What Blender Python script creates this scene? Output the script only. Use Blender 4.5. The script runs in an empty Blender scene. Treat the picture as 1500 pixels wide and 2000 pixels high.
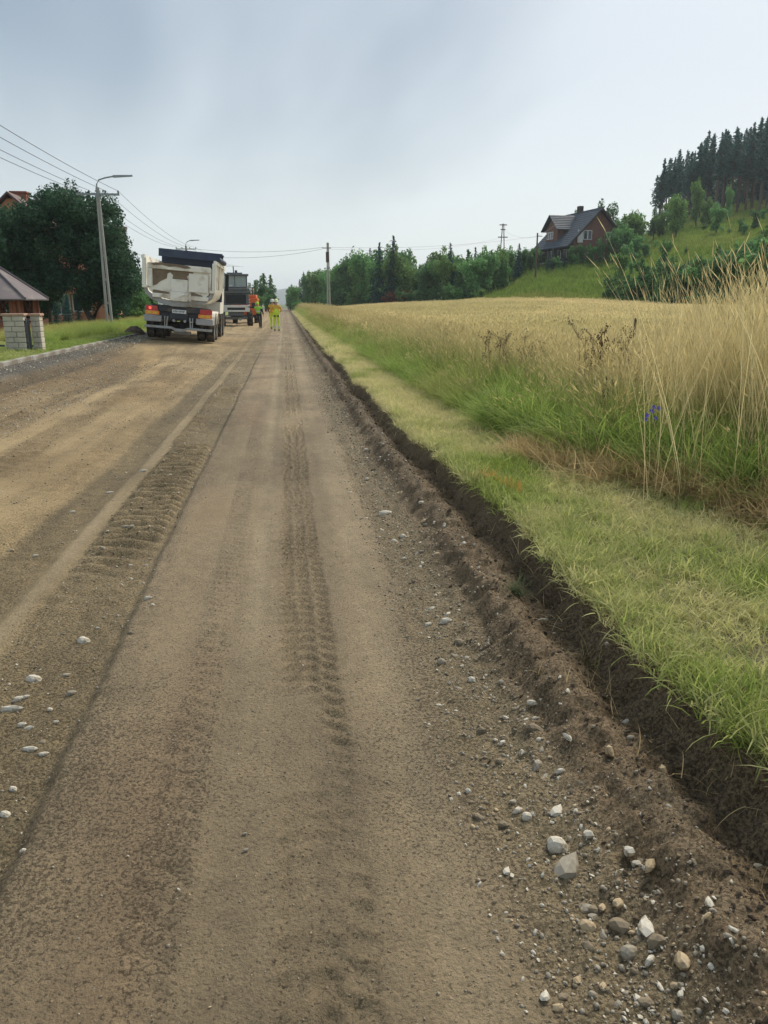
import bpy, bmesh, math, random
import numpy as np
from mathutils import Vector, Matrix, Euler

# ------------------------------------------------------------------ camera
H = 1.6                                        # eye height over the road
TH = math.atan(408 / 1500)                     # pitch below the horizon
PS = math.atan(194 * math.cos(TH) / 1500)      # the camera looks this far right of the road
scene = bpy.context.scene
cam_d = bpy.data.cameras.new('camera')
cam = bpy.data.objects.new('camera', cam_d)
scene.collection.objects.link(cam)
cam.location = (0, 0, H)
cam.rotation_euler = Euler((math.pi / 2 - TH, 0, -PS), 'XYZ')
cam_d.sensor_fit = 'VERTICAL'
cam_d.sensor_height = 36.0
cam_d.lens = 36.0 * 1500 / 2000
cam_d.clip_start = 0.05
cam_d.clip_end = 20000
scene.camera = cam
scene.render.resolution_x, scene.render.resolution_y = 768, 1024

# ------------------------------------------------------------------ sky and sun (overcast)
SUN_EL, SUN_AZ = math.radians(44), math.radians(42)      # azimuth right of the road direction
world = bpy.data.worlds.new('World')
scene.world = world
world.use_nodes = True
nt = world.node_tree
nt.nodes.clear()
def wn(t, **k):
    n = nt.nodes.new(t)
    for a, b in k.items():
        setattr(n, a, b)
    return n
out = wn('ShaderNodeOutputWorld')
bg = wn('ShaderNodeBackground')
sky = wn('ShaderNodeTexSky', sky_type='NISHITA')
sky.sun_disc = False
sky.sun_elevation = SUN_EL
sky.sun_rotation = SUN_AZ
sky.dust_density = 3.0
sky.air_density = 1.0
skys = wn('ShaderNodeVectorMath', operation='SCALE'); skys.inputs['Scale'].default_value = 0.10
tc = wn('ShaderNodeTexCoord')
sep = wn('ShaderNodeSeparateXYZ')
nt.links.new(tc.outputs['Generated'], sep.inputs[0])
# cloud deck: the direction projected on a flat layer, so streaks converge at the horizon
zc = wn('ShaderNodeMath', operation='MAXIMUM'); zc.inputs[1].default_value = 0.0
nt.links.new(sep.outputs['Z'], zc.inputs[0])
za = wn('ShaderNodeMath', operation='ADD'); za.inputs[1].default_value = 0.14
nt.links.new(zc.outputs[0], za.inputs[0])
dx = wn('ShaderNodeMath', operation='DIVIDE'); dy = wn('ShaderNodeMath', operation='DIVIDE')
nt.links.new(sep.outputs['X'], dx.inputs[0]); nt.links.new(za.outputs[0], dx.inputs[1])
nt.links.new(sep.outputs['Y'], dy.inputs[0]); nt.links.new(za.outputs[0], dy.inputs[1])
com = wn('ShaderNodeCombineXYZ')
nt.links.new(dx.outputs[0], com.inputs[0]); nt.links.new(dy.outputs[0], com.inputs[1])
mp = wn('ShaderNodeMapping')
mp.inputs['Rotation'].default_value = (0, 0, math.radians(40))
mp.inputs['Scale'].default_value = (0.42, 0.16, 1)
mp.inputs['Location'].default_value = (3.9, 1.1, 2.0)
nt.links.new(com.outputs[0], mp.inputs['Vector'])
ns = wn('ShaderNodeTexNoise'); ns.inputs['Scale'].default_value = 1.3
ns.inputs['Detail'].default_value = 4.0; ns.inputs['Roughness'].default_value = 0.5
ns.inputs['Distortion'].default_value = 0.35
nt.links.new(mp.outputs[0], ns.inputs['Vector'])
rp = wn('ShaderNodeValToRGB')
rp.color_ramp.interpolation = 'EASE'
rp.color_ramp.elements[0].position = 0.31; rp.color_ramp.elements[0].color = (0.120, 0.152, 0.184, 1)
rp.color_ramp.elements[1].position = 0.54; rp.color_ramp.elements[1].color = (0.245, 0.273, 0.298, 1)
nt.links.new(ns.outputs[0], rp.inputs[0])
hz = wn('ShaderNodeMapRange', interpolation_type='SMOOTHSTEP')   # brighter, whiter air low down
hz.inputs['From Min'].default_value = 0.0; hz.inputs['From Max'].default_value = 0.30
hz.inputs['To Min'].default_value = 1.0; hz.inputs['To Max'].default_value = 0.0
nt.links.new(zc.outputs[0], hz.inputs[0])
mh = wn('ShaderNodeMix', data_type='RGBA')
nt.links.new(hz.outputs[0], mh.inputs[0])
nt.links.new(rp.outputs[0], mh.inputs[6])
mh.inputs[7].default_value = (0.300, 0.327, 0.330, 1)
ms = wn('ShaderNodeMix', data_type='RGBA')
ms.inputs[0].default_value = 0.93
nt.links.new(sky.outputs[0], skys.inputs[0])
nt.links.new(skys.outputs[0], ms.inputs[6])
nt.links.new(mh.outputs[2], ms.inputs[7])
nt.links.new(ms.outputs[2], bg.inputs['Color'])
bg.inputs['Strength'].default_value = 1.0
nt.links.new(bg.outputs[0], out.inputs[0])

sun_d = bpy.data.lights.new('sun', 'SUN')
sun_d.energy = 1.5
sun_d.angle = math.radians(24)
sun_d.color = (1.0, 0.92, 0.78)
sun = bpy.data.objects.new('sun', sun_d)
scene.collection.objects.link(sun)
sun.rotation_euler = Euler((math.pi / 2 - SUN_EL, 0, math.pi - SUN_AZ), 'XYZ')

vs = scene.view_settings
vs.view_transform = 'Standard'; vs.look = 'None'; vs.gamma = 1; vs.exposure = 1.42
vs.use_curve_mapping = False
scene.cycles.volume_bounces = 0
scene.cycles.max_bounces = 6
scene.cycles.transparent_max_bounces = 8

# ------------------------------------------------------------------ helpers
F_ = np.array([math.sin(PS) * math.cos(TH), math.cos(PS) * math.cos(TH), -math.sin(TH)])
R_ = np.array([math.cos(PS), -math.sin(PS), 0.0])
U_ = np.cross(R_, F_)
def ray(px, py):
    return F_ + R_ * (px - 750) / 1500 - U_ * (py - 1000) / 1500
def on_z(px, py, z=0.0):
    d = ray(px, py); t = (z - H) / d[2]
    return Vector((t * d[0], t * d[1], z))
def at_y(px, py, Y):
    d = ray(px, py); t = Y / d[1]
    return Vector((t * d[0], Y, H + t * d[2]))
def at_d(px, py, D):
    d = ray(px, py); t = D / math.hypot(d[0], d[1])
    return Vector((t * d[0], t * d[1], H + t * d[2]))
def phi_of(px):
    return math.atan((px - 750) * math.cos(TH) / 1500) + PS

COL = scene.collection
def tag(o, label=None, cat=None, group=None, kind=None):
    if label: o['label'] = label
    if cat: o['category'] = cat
    if group: o['group'] = group
    if kind: o['kind'] = kind
    return o
def empty(name, loc=(0, 0, 0), rot=(0, 0, 0), label=None, cat=None, group=None):
    o = bpy.data.objects.new(name, None)
    o.empty_display_size = 0.2
    o.location = loc; o.rotation_euler = rot
    COL.objects.link(o)
    return tag(o, label, cat, group)
def link(name, me, parent=None, loc=None):
    o = bpy.data.objects.new(name, me)
    COL.objects.link(o)
    if parent: o.parent = parent
    if loc is not None: o.location = loc
    return o
def copy_tree(o, parent=None):
    c = o.copy(); COL.objects.link(c); c.parent = parent
    for ch in o.children:
        copy_tree(ch, c)
    return c

class MB:
    """collects shapes into one mesh"""
    def __init__(s): s.v = []; s.f = []; s.m = []
    def add(s, V, F, m=0):
        b = len(s.v)
        s.v += [tuple(p) for p in V]
        for f in F:
            s.f.append([b + i for i in f]); s.m.append(m)
        return s
    def hexa(s, P, m=0):
        return s.add(P, [(0, 3, 2, 1), (4, 5, 6, 7), (0, 1, 5, 4), (1, 2, 6, 5), (2, 3, 7, 6), (3, 0, 4, 7)], m)
    def box(s, x0, x1, y0, y1, z0, z1, m=0, c=0.0):
        if c <= 0:
            return s.hexa([(x0, y0, z0), (x1, y0, z0), (x1, y1, z0), (x0, y1, z0), (x0, y0, z1), (x1, y0, z1), (x1, y1, z1), (x0, y1, z1)], m)
        bm = bmesh.new()
        bmesh.ops.create_cube(bm, size=1)
        for v in bm.verts:
            v.co = Vector(((x0 + x1) / 2 + v.co.x * (x1 - x0), (y0 + y1) / 2 + v.co.y * (y1 - y0), (z0 + z1) / 2 + v.co.z * (z1 - z0)))
        bmesh.ops.bevel(bm, geom=bm.edges[:], offset=c, segments=2, affect='EDGES', profile=0.5)
        bm.verts.index_update()
        s.add([v.co[:] for v in bm.verts], [[v.index for v in f.verts] for f in bm.faces], m)
        bm.free(); return s
    def cyl(s, p0, p1, r0, r1=None, n=10, m=0, caps=True):
        if r1 is None: r1 = r0
        p0 = Vector(p0); p1 = Vector(p1); d = (p1 - p0).normalized()
        a = d.orthogonal().normalized(); b = d.cross(a)
        V = []
        for p, r in ((p0, r0), (p1, r1)):
            for i in range(n):
                t = 2 * math.pi * i / n
                V.append(p + a * math.cos(t) * r + b * math.sin(t) * r)
        F = [(i, (i + 1) % n, n + (i + 1) % n, n + i) for i in range(n)]
        if caps: F += [tuple(range(n))[::-1], tuple(range(n, 2 * n))]
        return s.add(V, F, m)
    def tube(s, pts, rad, n=6, m=0):
        pts = [Vector(p) for p in pts]
        if not hasattr(rad, '__len__'): rad = [rad] * len(pts)
        V = []; F = []
        for k, p in enumerate(pts):
            d = (pts[min(k + 1, len(pts) - 1)] - pts[max(k - 1, 0)]).normalized()
            ref = Vector((0, 0, 1)) if abs(d.z) < 0.9 else Vector((1, 0, 0))
            a = d.cross(ref).normalized(); b = d.cross(a)
            for i in range(n):
                t = 2 * math.pi * i / n
                V.append(p + a * math.cos(t) * rad[k] + b * math.sin(t) * rad[k])
        for k in range(len(pts) - 1):
            for i in range(n):
                F.append((k * n + i, k * n + (i + 1) % n, (k + 1) * n + (i + 1) % n, (k + 1) * n + i))
        F += [tuple(range(n))[::-1], tuple(range((len(pts) - 1) * n, len(pts) * n))]
        return s.add(V, F, m)
    def extrude_xz(s, pts, y0, y1, m=0):
        n = len(pts)
        V = [(x, y0, z) for x, z in pts] + [(x, y1, z) for x, z in pts]
        F = [tuple(range(n)), tuple(range(n, 2 * n))[::-1]]
        F += [(i, n + i, n + (i + 1) % n, (i + 1) % n) for i in range(n)]
        return s.add(V, F, m)
    def extrude_yz(s, pts, x0, x1, m=0):
        n = len(pts)
        V = [(x0, y, z) for y, z in pts] + [(x1, y, z) for y, z in pts]
        F = [tuple(range(n))[::-1], tuple(range(n, 2 * n))]
        F += [(i, (i + 1) % n, n + (i + 1) % n, n + i) for i in range(n)]
        return s.add(V, F, m)
    def lathe(s, prof, c=(0, 0, 0), axis='Z', n=16, m=0):
        V = []; F = []; k = len(prof)
        for i in range(n):
            t = 2 * math.pi * i / n
            for r, h in prof:
                a, b = r * math.cos(t), r * math.sin(t)
                p = (a, b, h) if axis == 'Z' else (h, a, b)
                V.append((c[0] + p[0], c[1] + p[1], c[2] + p[2]))
        for i in range(n):
            j = (i + 1) % n
            for q in range(k - 1):
                F.append((i * k + q, j * k + q, j * k + q + 1, i * k + q + 1))
        return s.add(V, F, m)
    def mesh(s, name, mats, smooth=False):
        me = bpy.data.meshes.new(name)
        me.from_pydata(s.v, [], s.f)
        for mt in (mats if isinstance(mats, (list, tuple)) else [mats]): me.materials.append(mt)
        if any(s.m): me.polygons.foreach_set('material_index', s.m)
        bm = bmesh.new(); bm.from_mesh(me)
        bmesh.ops.recalc_face_normals(bm, faces=bm.faces); bm.to_mesh(me); bm.free()
        if smooth:
            me.polygons.foreach_set('use_smooth', [True] * len(me.polygons))
            try: me.set_sharp_from_angle(angle=math.radians(40))
            except Exception: pass
        me.update()
        return me
    def build(s, name, mats, parent=None, smooth=False, loc=None):
        return link(name, s.mesh(name, mats, smooth), parent, loc)

def np_mesh(name, V, F, mats=(), smooth=True, attrs=None, mi=None):
    """V (n,3), F (m,k) arrays -> mesh, fast"""
    me = bpy.data.meshes.new(name)
    V = np.asarray(V, np.float32); F = np.asarray(F, np.int32)
    k = F.shape[1]
    me.vertices.add(len(V)); me.vertices.foreach_set('co', V.ravel())
    me.loops.add(F.size); me.loops.foreach_set('vertex_index', F.ravel())
    me.polygons.add(len(F))
    me.polygons.foreach_set('loop_start', np.arange(0, F.size, k, dtype=np.int32))
    for mt in mats: me.materials.append(mt)
    if mi is not None: me.polygons.foreach_set('material_index', np.asarray(mi, np.int32))
    me.update(calc_edges=True)
    me.polygons.foreach_set('use_smooth', np.full(len(F), smooth))
    for nm, (typ, dom, arr) in (attrs or {}).items():
        at = me.attributes.new(nm, typ, dom)
        arr = np.asarray(arr, np.float32)
        if typ == 'FLOAT_COLOR':
            if arr.shape[1] == 3: arr = np.hstack([arr, np.ones((len(arr), 1), np.float32)])
            at.data.foreach_set('color', arr.ravel())
        elif typ == 'FLOAT_VECTOR': at.data.foreach_set('vector', arr.ravel())
        else: at.data.foreach_set('value', arr.ravel())
    me.update()
    return me

def _hash(ix, iy, seed):
    h = (ix.astype(np.int64) * 374761393 + iy.astype(np.int64) * 668265263 + seed * 1274126177) & 0xffffffff
    h = ((h ^ (h >> 13)) * 1274126177) & 0xffffffff
    return ((h ^ (h >> 16)) & 0xffff) / 65535.0
def vnoise(x, y, seed=0):
    x = np.asarray(x, float); y = np.asarray(y, float)
    ix = np.floor(x); iy = np.floor(y); fx = x - ix; fy = y - iy
    fx = fx * fx * (3 - 2 * fx); fy = fy * fy * (3 - 2 * fy)
    a = _hash(ix, iy, seed); b = _hash(ix + 1, iy, seed); c = _hash(ix, iy + 1, seed); d = _hash(ix + 1, iy + 1, seed)
    return (a + (b - a) * fx) * (1 - fy) + (c + (d - c) * fx) * fy
def fbm(x, y, octv=4, seed=0, gain=0.5):
    s = 0; a = 1; t = 0
    x = np.asarray(x, float); y = np.asarray(y, float)
    for o in range(octv):
        s = s + a * vnoise(x, y, seed + o * 17); t += a
        a *= gain; x = x * 2.03 + 13.1; y = y * 2.03 + 7.7
    return s / t - 0.5                                    # about -0.5 .. 0.5
def sstep(a, b, x):
    t = np.clip((np.asarray(x, float) - a) / (b - a), 0, 1)
    return t * t * (3 - 2 * t)
def band(x, a, b, s):
    return sstep(a - s, a + s, x) * (1 - sstep(b - s, b + s, x))

# ------------------------------------------------------------------ materials
def N(t, ty, **k):
    n = t.nodes.new(ty)
    for a, b in k.items(): setattr(n, a, b)
    return n
MATS = {}
def mat(name, col, rough=0.7, var=0.12, scale=6.0, bump=0.0, bscale=40.0, metal=0.0, dirt=None, dirt_amt=0.5, dirt_scale=2.0, coat=0.0, emit=None, stretch=None):
    m = bpy.data.materials.new(name); m.use_nodes = True
    t = m.node_tree; b = t.nodes['Principled BSDF']
    b.inputs['Roughness'].default_value = rough; b.inputs['Metallic'].default_value = metal
    if coat: b.inputs['Coat Weight'].default_value = coat
    tcn = N(t, 'ShaderNodeTexCoord')
    vec = tcn.outputs['Object']
    if stretch:
        mpn = N(t, 'ShaderNodeMapping'); mpn.inputs['Scale'].default_value = stretch
        t.links.new(vec, mpn.inputs['Vector']); vec = mpn.outputs[0]
    nz = N(t, 'ShaderNodeTexNoise'); nz.inputs['Scale'].default_value = scale; nz.inputs['Detail'].default_value = 5
    t.links.new(vec, nz.inputs['Vector'])
    mr = N(t, 'ShaderNodeMapRange')
    mr.inputs['From Min'].default_value = 0.25; mr.inputs['From Max'].default_value = 0.75
    mr.inputs['To Min'].default_value = 1 - var; mr.inputs['To Max'].default_value = 1 + var
    t.links.new(nz.outputs[0], mr.inputs[0])
    mu = N(t, 'ShaderNodeVectorMath', operation='SCALE')
    mu.inputs[0].default_value = col[:3]
    t.links.new(mr.outputs[0], mu.inputs['Scale'])
    o = mu.outputs[0]
    if dirt:
        n2 = N(t, 'ShaderNodeTexNoise'); n2.inputs['Scale'].default_value = dirt_scale; n2.inputs['Detail'].default_value = 8
        t.links.new(tcn.outputs['Object'], n2.inputs['Vector'])
        m2 = N(t, 'ShaderNodeMapRange'); m2.inputs['From Min'].default_value = 0.62 - 0.3 * dirt_amt; m2.inputs['From Max'].default_value = 0.78 - 0.3 * dirt_amt
        t.links.new(n2.outputs[0], m2.inputs[0])
        mx = N(t, 'ShaderNodeMix', data_type='RGBA')
        t.links.new(m2.outputs[0], mx.inputs[0]); t.links.new(o, mx.inputs[6]); mx.inputs[7].default_value = (*dirt, 1)
        o = mx.outputs[2]
    t.links.new(o, b.inputs['Base Color'])
    if bump:
        n3 = N(t, 'ShaderNodeTexNoise'); n3.inputs['Scale'].default_value = bscale; n3.inputs['Detail'].default_value = 6
        t.links.new(vec, n3.inputs['Vector'])
        bp = N(t, 'ShaderNodeBump'); bp.inputs['Strength'].default_value = 1.0; bp.inputs['Distance'].default_value = bump
        t.links.new(n3.outputs[0], bp.inputs['Height']); t.links.new(bp.outputs[0], b.inputs['Normal'])
    if emit:
        b.inputs['Emission Color'].default_value = (*emit[0], 1); b.inputs['Emission Strength'].default_value = emit[1]
    MATS[name] = m
    return m

def leaf_mat(name, c_dark, c_light, transl=0.25, instancer=False, tip=None, rough=0.6, straw=None):
    """c_dark..c_light by per-face 'shade'; per-object random; optional root-to-tip colour ('h') and per-instance 'tint' towards straw"""
    m = bpy.data.materials.new(name); m.use_nodes = True
    t = m.node_tree; t.nodes.clear()
    o = N(t, 'ShaderNodeOutputMaterial')
    a = N(t, 'ShaderNodeAttribute', attribute_name='shade')
    oi = N(t, 'ShaderNodeObjectInfo')
    mx = N(t, 'ShaderNodeMix', data_type='RGBA')
    t.links.new(a.outputs['Fac'], mx.inputs[0])
    mx.inputs[6].default_value = (*c_dark, 1); mx.inputs[7].default_value = (*c_light, 1)
    col = mx.outputs[2]
    if tip:
        h = N(t, 'ShaderNodeAttribute', attribute_name='h')
        m3 = N(t, 'ShaderNodeMix', data_type='RGBA')
        mr0 = N(t, 'ShaderNodeMapRange'); mr0.inputs['From Min'].default_value = tip[1]; mr0.inputs['From Max'].default_value = tip[2]
        t.links.new(h.outputs['Fac'], mr0.inputs[0])
        t.links.new(mr0.outputs[0], m3.inputs[0]); t.links.new(col, m3.inputs[6]); m3.inputs[7].default_value = (*tip[0], 1)
        col = m3.outputs[2]
    if straw:
        ti = N(t, 'ShaderNodeAttribute', attribute_name='tint', attribute_type='INSTANCER')
        m4 = N(t, 'ShaderNodeMix', data_type='RGBA')
        t.links.new(ti.outputs['Fac'], m4.inputs[0]); t.links.new(col, m4.inputs[6]); m4.inputs[7].default_value = (*straw, 1)
        col = m4.outputs[2]
    mr = N(t, 'ShaderNodeMapRange'); mr.inputs['To Min'].default_value = 0.82; mr.inputs['To Max'].default_value = 1.2
    t.links.new(oi.outputs['Random'], mr.inputs[0])
    sc = N(t, 'ShaderNodeVectorMath', operation='SCALE')
    t.links.new(col, sc.inputs[0]); t.links.new(mr.outputs[0], sc.inputs['Scale'])
    b = N(t, 'ShaderNodeBsdfPrincipled'); b.inputs['Roughness'].default_value = rough
    b.inputs['Specular IOR Level'].default_value = 0.1
    tr = N(t, 'ShaderNodeBsdfTranslucent')
    t.links.new(sc.outputs[0], b.inputs['Base Color']); t.links.new(sc.outputs[0], tr.inputs['Color'])
    ms_ = N(t, 'ShaderNodeMixShader'); ms_.inputs[0].default_value = transl
    t.links.new(b.outputs[0], ms_.inputs[1]); t.links.new(tr.outputs[0], ms_.inputs[2])
    t.links.new(ms_.outputs[0], o.inputs[0])
    MATS[name] = m
    return m

def scatter(name, P, rot, scl, tint, pick, protos, label, cat):
    """uncountable cover: one object, geometry-node instances of a few clump meshes"""
    n = len(P)
    me = bpy.data.meshes.new(name)
    me.vertices.add(n); me.vertices.foreach_set('co', np.asarray(P, np.float32).ravel())
    for nm, typ, arr, key in (('rot', 'FLOAT_VECTOR', rot, 'vector'), ('scl', 'FLOAT_VECTOR', scl, 'vector'), ('tint', 'FLOAT', tint, 'value'), ('pick', 'INT', pick, 'value')):
        at = me.attributes.new(nm, typ, 'POINT')
        at.data.foreach_set(key, np.asarray(arr, np.int32 if typ == 'INT' else np.float32).ravel())
    me.update()
    o = link(name, me)
    g = bpy.data.node_groups.new(name + '_cover', 'GeometryNodeTree')
    g.interface.new_socket('Geometry', in_out='INPUT', socket_type='NodeSocketGeometry')
    g.interface.new_socket('Geometry', in_out='OUTPUT', socket_type='NodeSocketGeometry')
    gi = N(g, 'NodeGroupInput'); go = N(g, 'NodeGroupOutput')
    ip = N(g, 'GeometryNodeInstanceOnPoints'); jn = N(g, 'GeometryNodeJoinGeometry')
    for po in protos[::-1]:                             # a join lists its last link first
        oi = N(g, 'GeometryNodeObjectInfo'); oi.inputs['Object'].default_value = po
        oi.inputs['As Instance'].default_value = True
        g.links.new(oi.outputs['Geometry'], jn.inputs[0])
    def na(nm, dt):
        x = N(g, 'GeometryNodeInputNamedAttribute', data_type=dt); x.inputs['Name'].default_value = nm
        return [s for s in x.outputs if s.enabled and s.name == 'Attribute'][0]
    e2r = N(g, 'FunctionNodeEulerToRotation')
    g.links.new(na('rot', 'FLOAT_VECTOR'), e2r.inputs[0])
    g.links.new(gi.outputs[0], ip.inputs['Points'])
    g.links.new(jn.outputs[0], ip.inputs['Instance'])
    ip.inputs['Pick Instance'].default_value = True
    g.links.new(na('pick', 'INT'), ip.inputs['Instance Index'])
    g.links.new(e2r.outputs[0], ip.inputs['Rotation'])
    g.links.new(na('scl', 'FLOAT_VECTOR'), ip.inputs['Scale'])
    g.links.new(ip.outputs[0], go.inputs[0])
    md = o.modifiers.new('cover', 'NODES'); md.node_group = g
    return tag(o, label, cat, kind='stuff')
def proto(name, me):
    return bpy.data.objects.new(name, me)              # never linked: only the cover draws it
# ------------------------------------------------------------------ ground heights
def edge_x(y):                                            # where the turf is cut off along the ditch
    y = np.asarray(y, float)
    return np.interp(y, [0, 2, 3.5, 6, 10, 20, 60, 200], [1.56, 1.50, 1.44, 1.42, 1.36, 1.28, 1.24, 1.3]) + 0.22 * fbm(y * 0.9, y * 0 + 3.3, 3, 5) + 0.13 * fbm(y * 5, y * 0 + 1.3, 3, 6)
def tall_x(y):                                            # where the uncut grass begins
    y = np.asarray(y, float)
    return np.interp(y, [0, 3, 4.5, 5.4, 6.2, 8, 11, 35, 200], [3.7, 3.5, 3.05, 2.65, 2.4, 2.2, 2.08, 1.85, 1.9]) + 0.16 * fbm(y * 0.8, y * 0 + 8, 3, 9)

# right-hand land: columns of (distance, height) by direction, read off the skyline of each rise
COLS = {
 380: [('z', 30, 0.3), ('z', 300, 0.3)],
 540: [('z', 30, 0.28), (180, 603), (300, 599), (400, 597)],
 600: [('z', 30, 0.26), (175, 606), (220, 602), (400, 590)],
 650: [('z', 30, 0.25), (150, 606), (200, 600), (400, 585)],
 760: [('z', 30, 0.25), (128, 600), (160, 594), (250, 580), (400, 570)],
 880: [('z', 30, 0.26), (108, 597), (140, 588), (250, 565), (400, 555)],
 980: [('z', 30, 0.32), (98, 594), (106, 582), (125, 562), (150, 550), (250, 535), (400, 520)],
 1050: [('z', 30, 0.36), (94, 595), (102, 572), (116, 540), (124, 526), (140, 522), (250, 500), (400, 480)],
 1130: [('z', 30, 0.36), (90, 597), (98, 575), (112, 535), (120, 514), (140, 508), (200, 500), (400, 500)],
 1230: [('z', 30, 0.33), (80, 603), (92, 575), (120, 515), (145, 500), (200, 470), (260, 472), (400, 480)],
 1300: [('z', 25, 0.3), (72, 610), (90, 570), (130, 480), (185, 440), (250, 432), (400, 430)],
 1400: [('z', 25, 0.3), (66, 614), (90, 565), (130, 472), (180, 425), (250, 400), (400, 350)],
 1490: [('z', 25, 0.3), (62, 616), (90, 555), (130, 462), (180, 415), (250, 385), (400, 340)],
 1800: [('z', 25, 0.3), (60, 616), (90, 545), (130, 440), (180, 390), (250, 350), (400, 310)],
 3200: [('z', 25, 0.3), ('z', 60, 0.8), ('z', 130, 8), ('z', 250, 25), ('z', 400, 40)],
}
LD = np.linspace(math.log(2.0), math.log(400.0), 160)
PHI = []; ZT = []
for px in sorted(COLS):
    pts = [(2.0, 0.29), (4.0, 0.27), (9.0, 0.2)]
    for c in COLS[px]:
        if c[0] == 'z': pts.append((c[1], c[2]))
        else: pts.append((c[0], at_d(px, c[1], c[0]).z))
    d, z = zip(*pts)
    zz = np.interp(np.exp(LD), d, z)
    k = np.array([1, 4, 6, 4, 1]) / 16.0
    zz = np.convolve(np.pad(zz, 2, mode='edge'), k, mode='valid')
    PHI.append(phi_of(px)); ZT.append(zz)
PHI = np.array(PHI); ZT = np.array(ZT)
def gz_right(x, y):
    x = np.asarray(x, float); y = np.asarray(y, float)
    D = np.hypot(x, y); ph = np.arctan2(x, y)
    ph = np.clip(ph, PHI[0], PHI[-1] - 1e-6)
    i = np.clip(np.searchsorted(PHI, ph) - 1, 0, len(PHI) - 2)
    u = (ph - PHI[i]) / (PHI[i + 1] - PHI[i])
    u = u * u * (3 - 2 * u) * 0.5 + u * 0.5
    l = np.clip((np.log(np.maximum(D, 2.0)) - LD[0]) / (LD[1] - LD[0]), 0, len(LD) - 1.001)
    j = l.astype(int); w = l - j
    a = ZT[i, j] * (1 - w) + ZT[i, j + 1] * w
    b = ZT[i + 1, j] * (1 - w) + ZT[i + 1, j + 1] * w
    z = a + (b - a) * u
    near = 1 - sstep(2.2, 4.5, x)                       # the verge keeps its own level beside the ditch
    z = z * (1 - near) + near * (0.30 + 0.0 * x)
    return z + 0.03 * fbm(x * 1.3, y * 1.3, 3, 44)
EDGE_PX = [(540, 178), (600, 172), (650, 148), (760, 126), (880, 106), (980, 97), (1050, 93), (1130, 88), (1230, 78), (1300, 70), (1400, 64), (1490, 60), (1800, 58), (3200, 55)]
EP = np.array([phi_of(p) for p, d in EDGE_PX]); ED = np.array([d for p, d in EDGE_PX], float)
def field_edge(x, y):
    return np.interp(np.arctan2(x, y), EP, ED)

def gz_left(x, y):                                        # verge and yards beyond the kerb
    x = np.asarray(x, float); y = np.asarray(y, float)
    z = np.interp(-x, [6.2, 7.5, 9.5, 12, 16, 60], [0.34, 0.38, 0.40, 0.1, -0.25, -0.3])
    return z + 0.05 * fbm(x * 0.7, y * 0.7, 3, 71)

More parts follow.
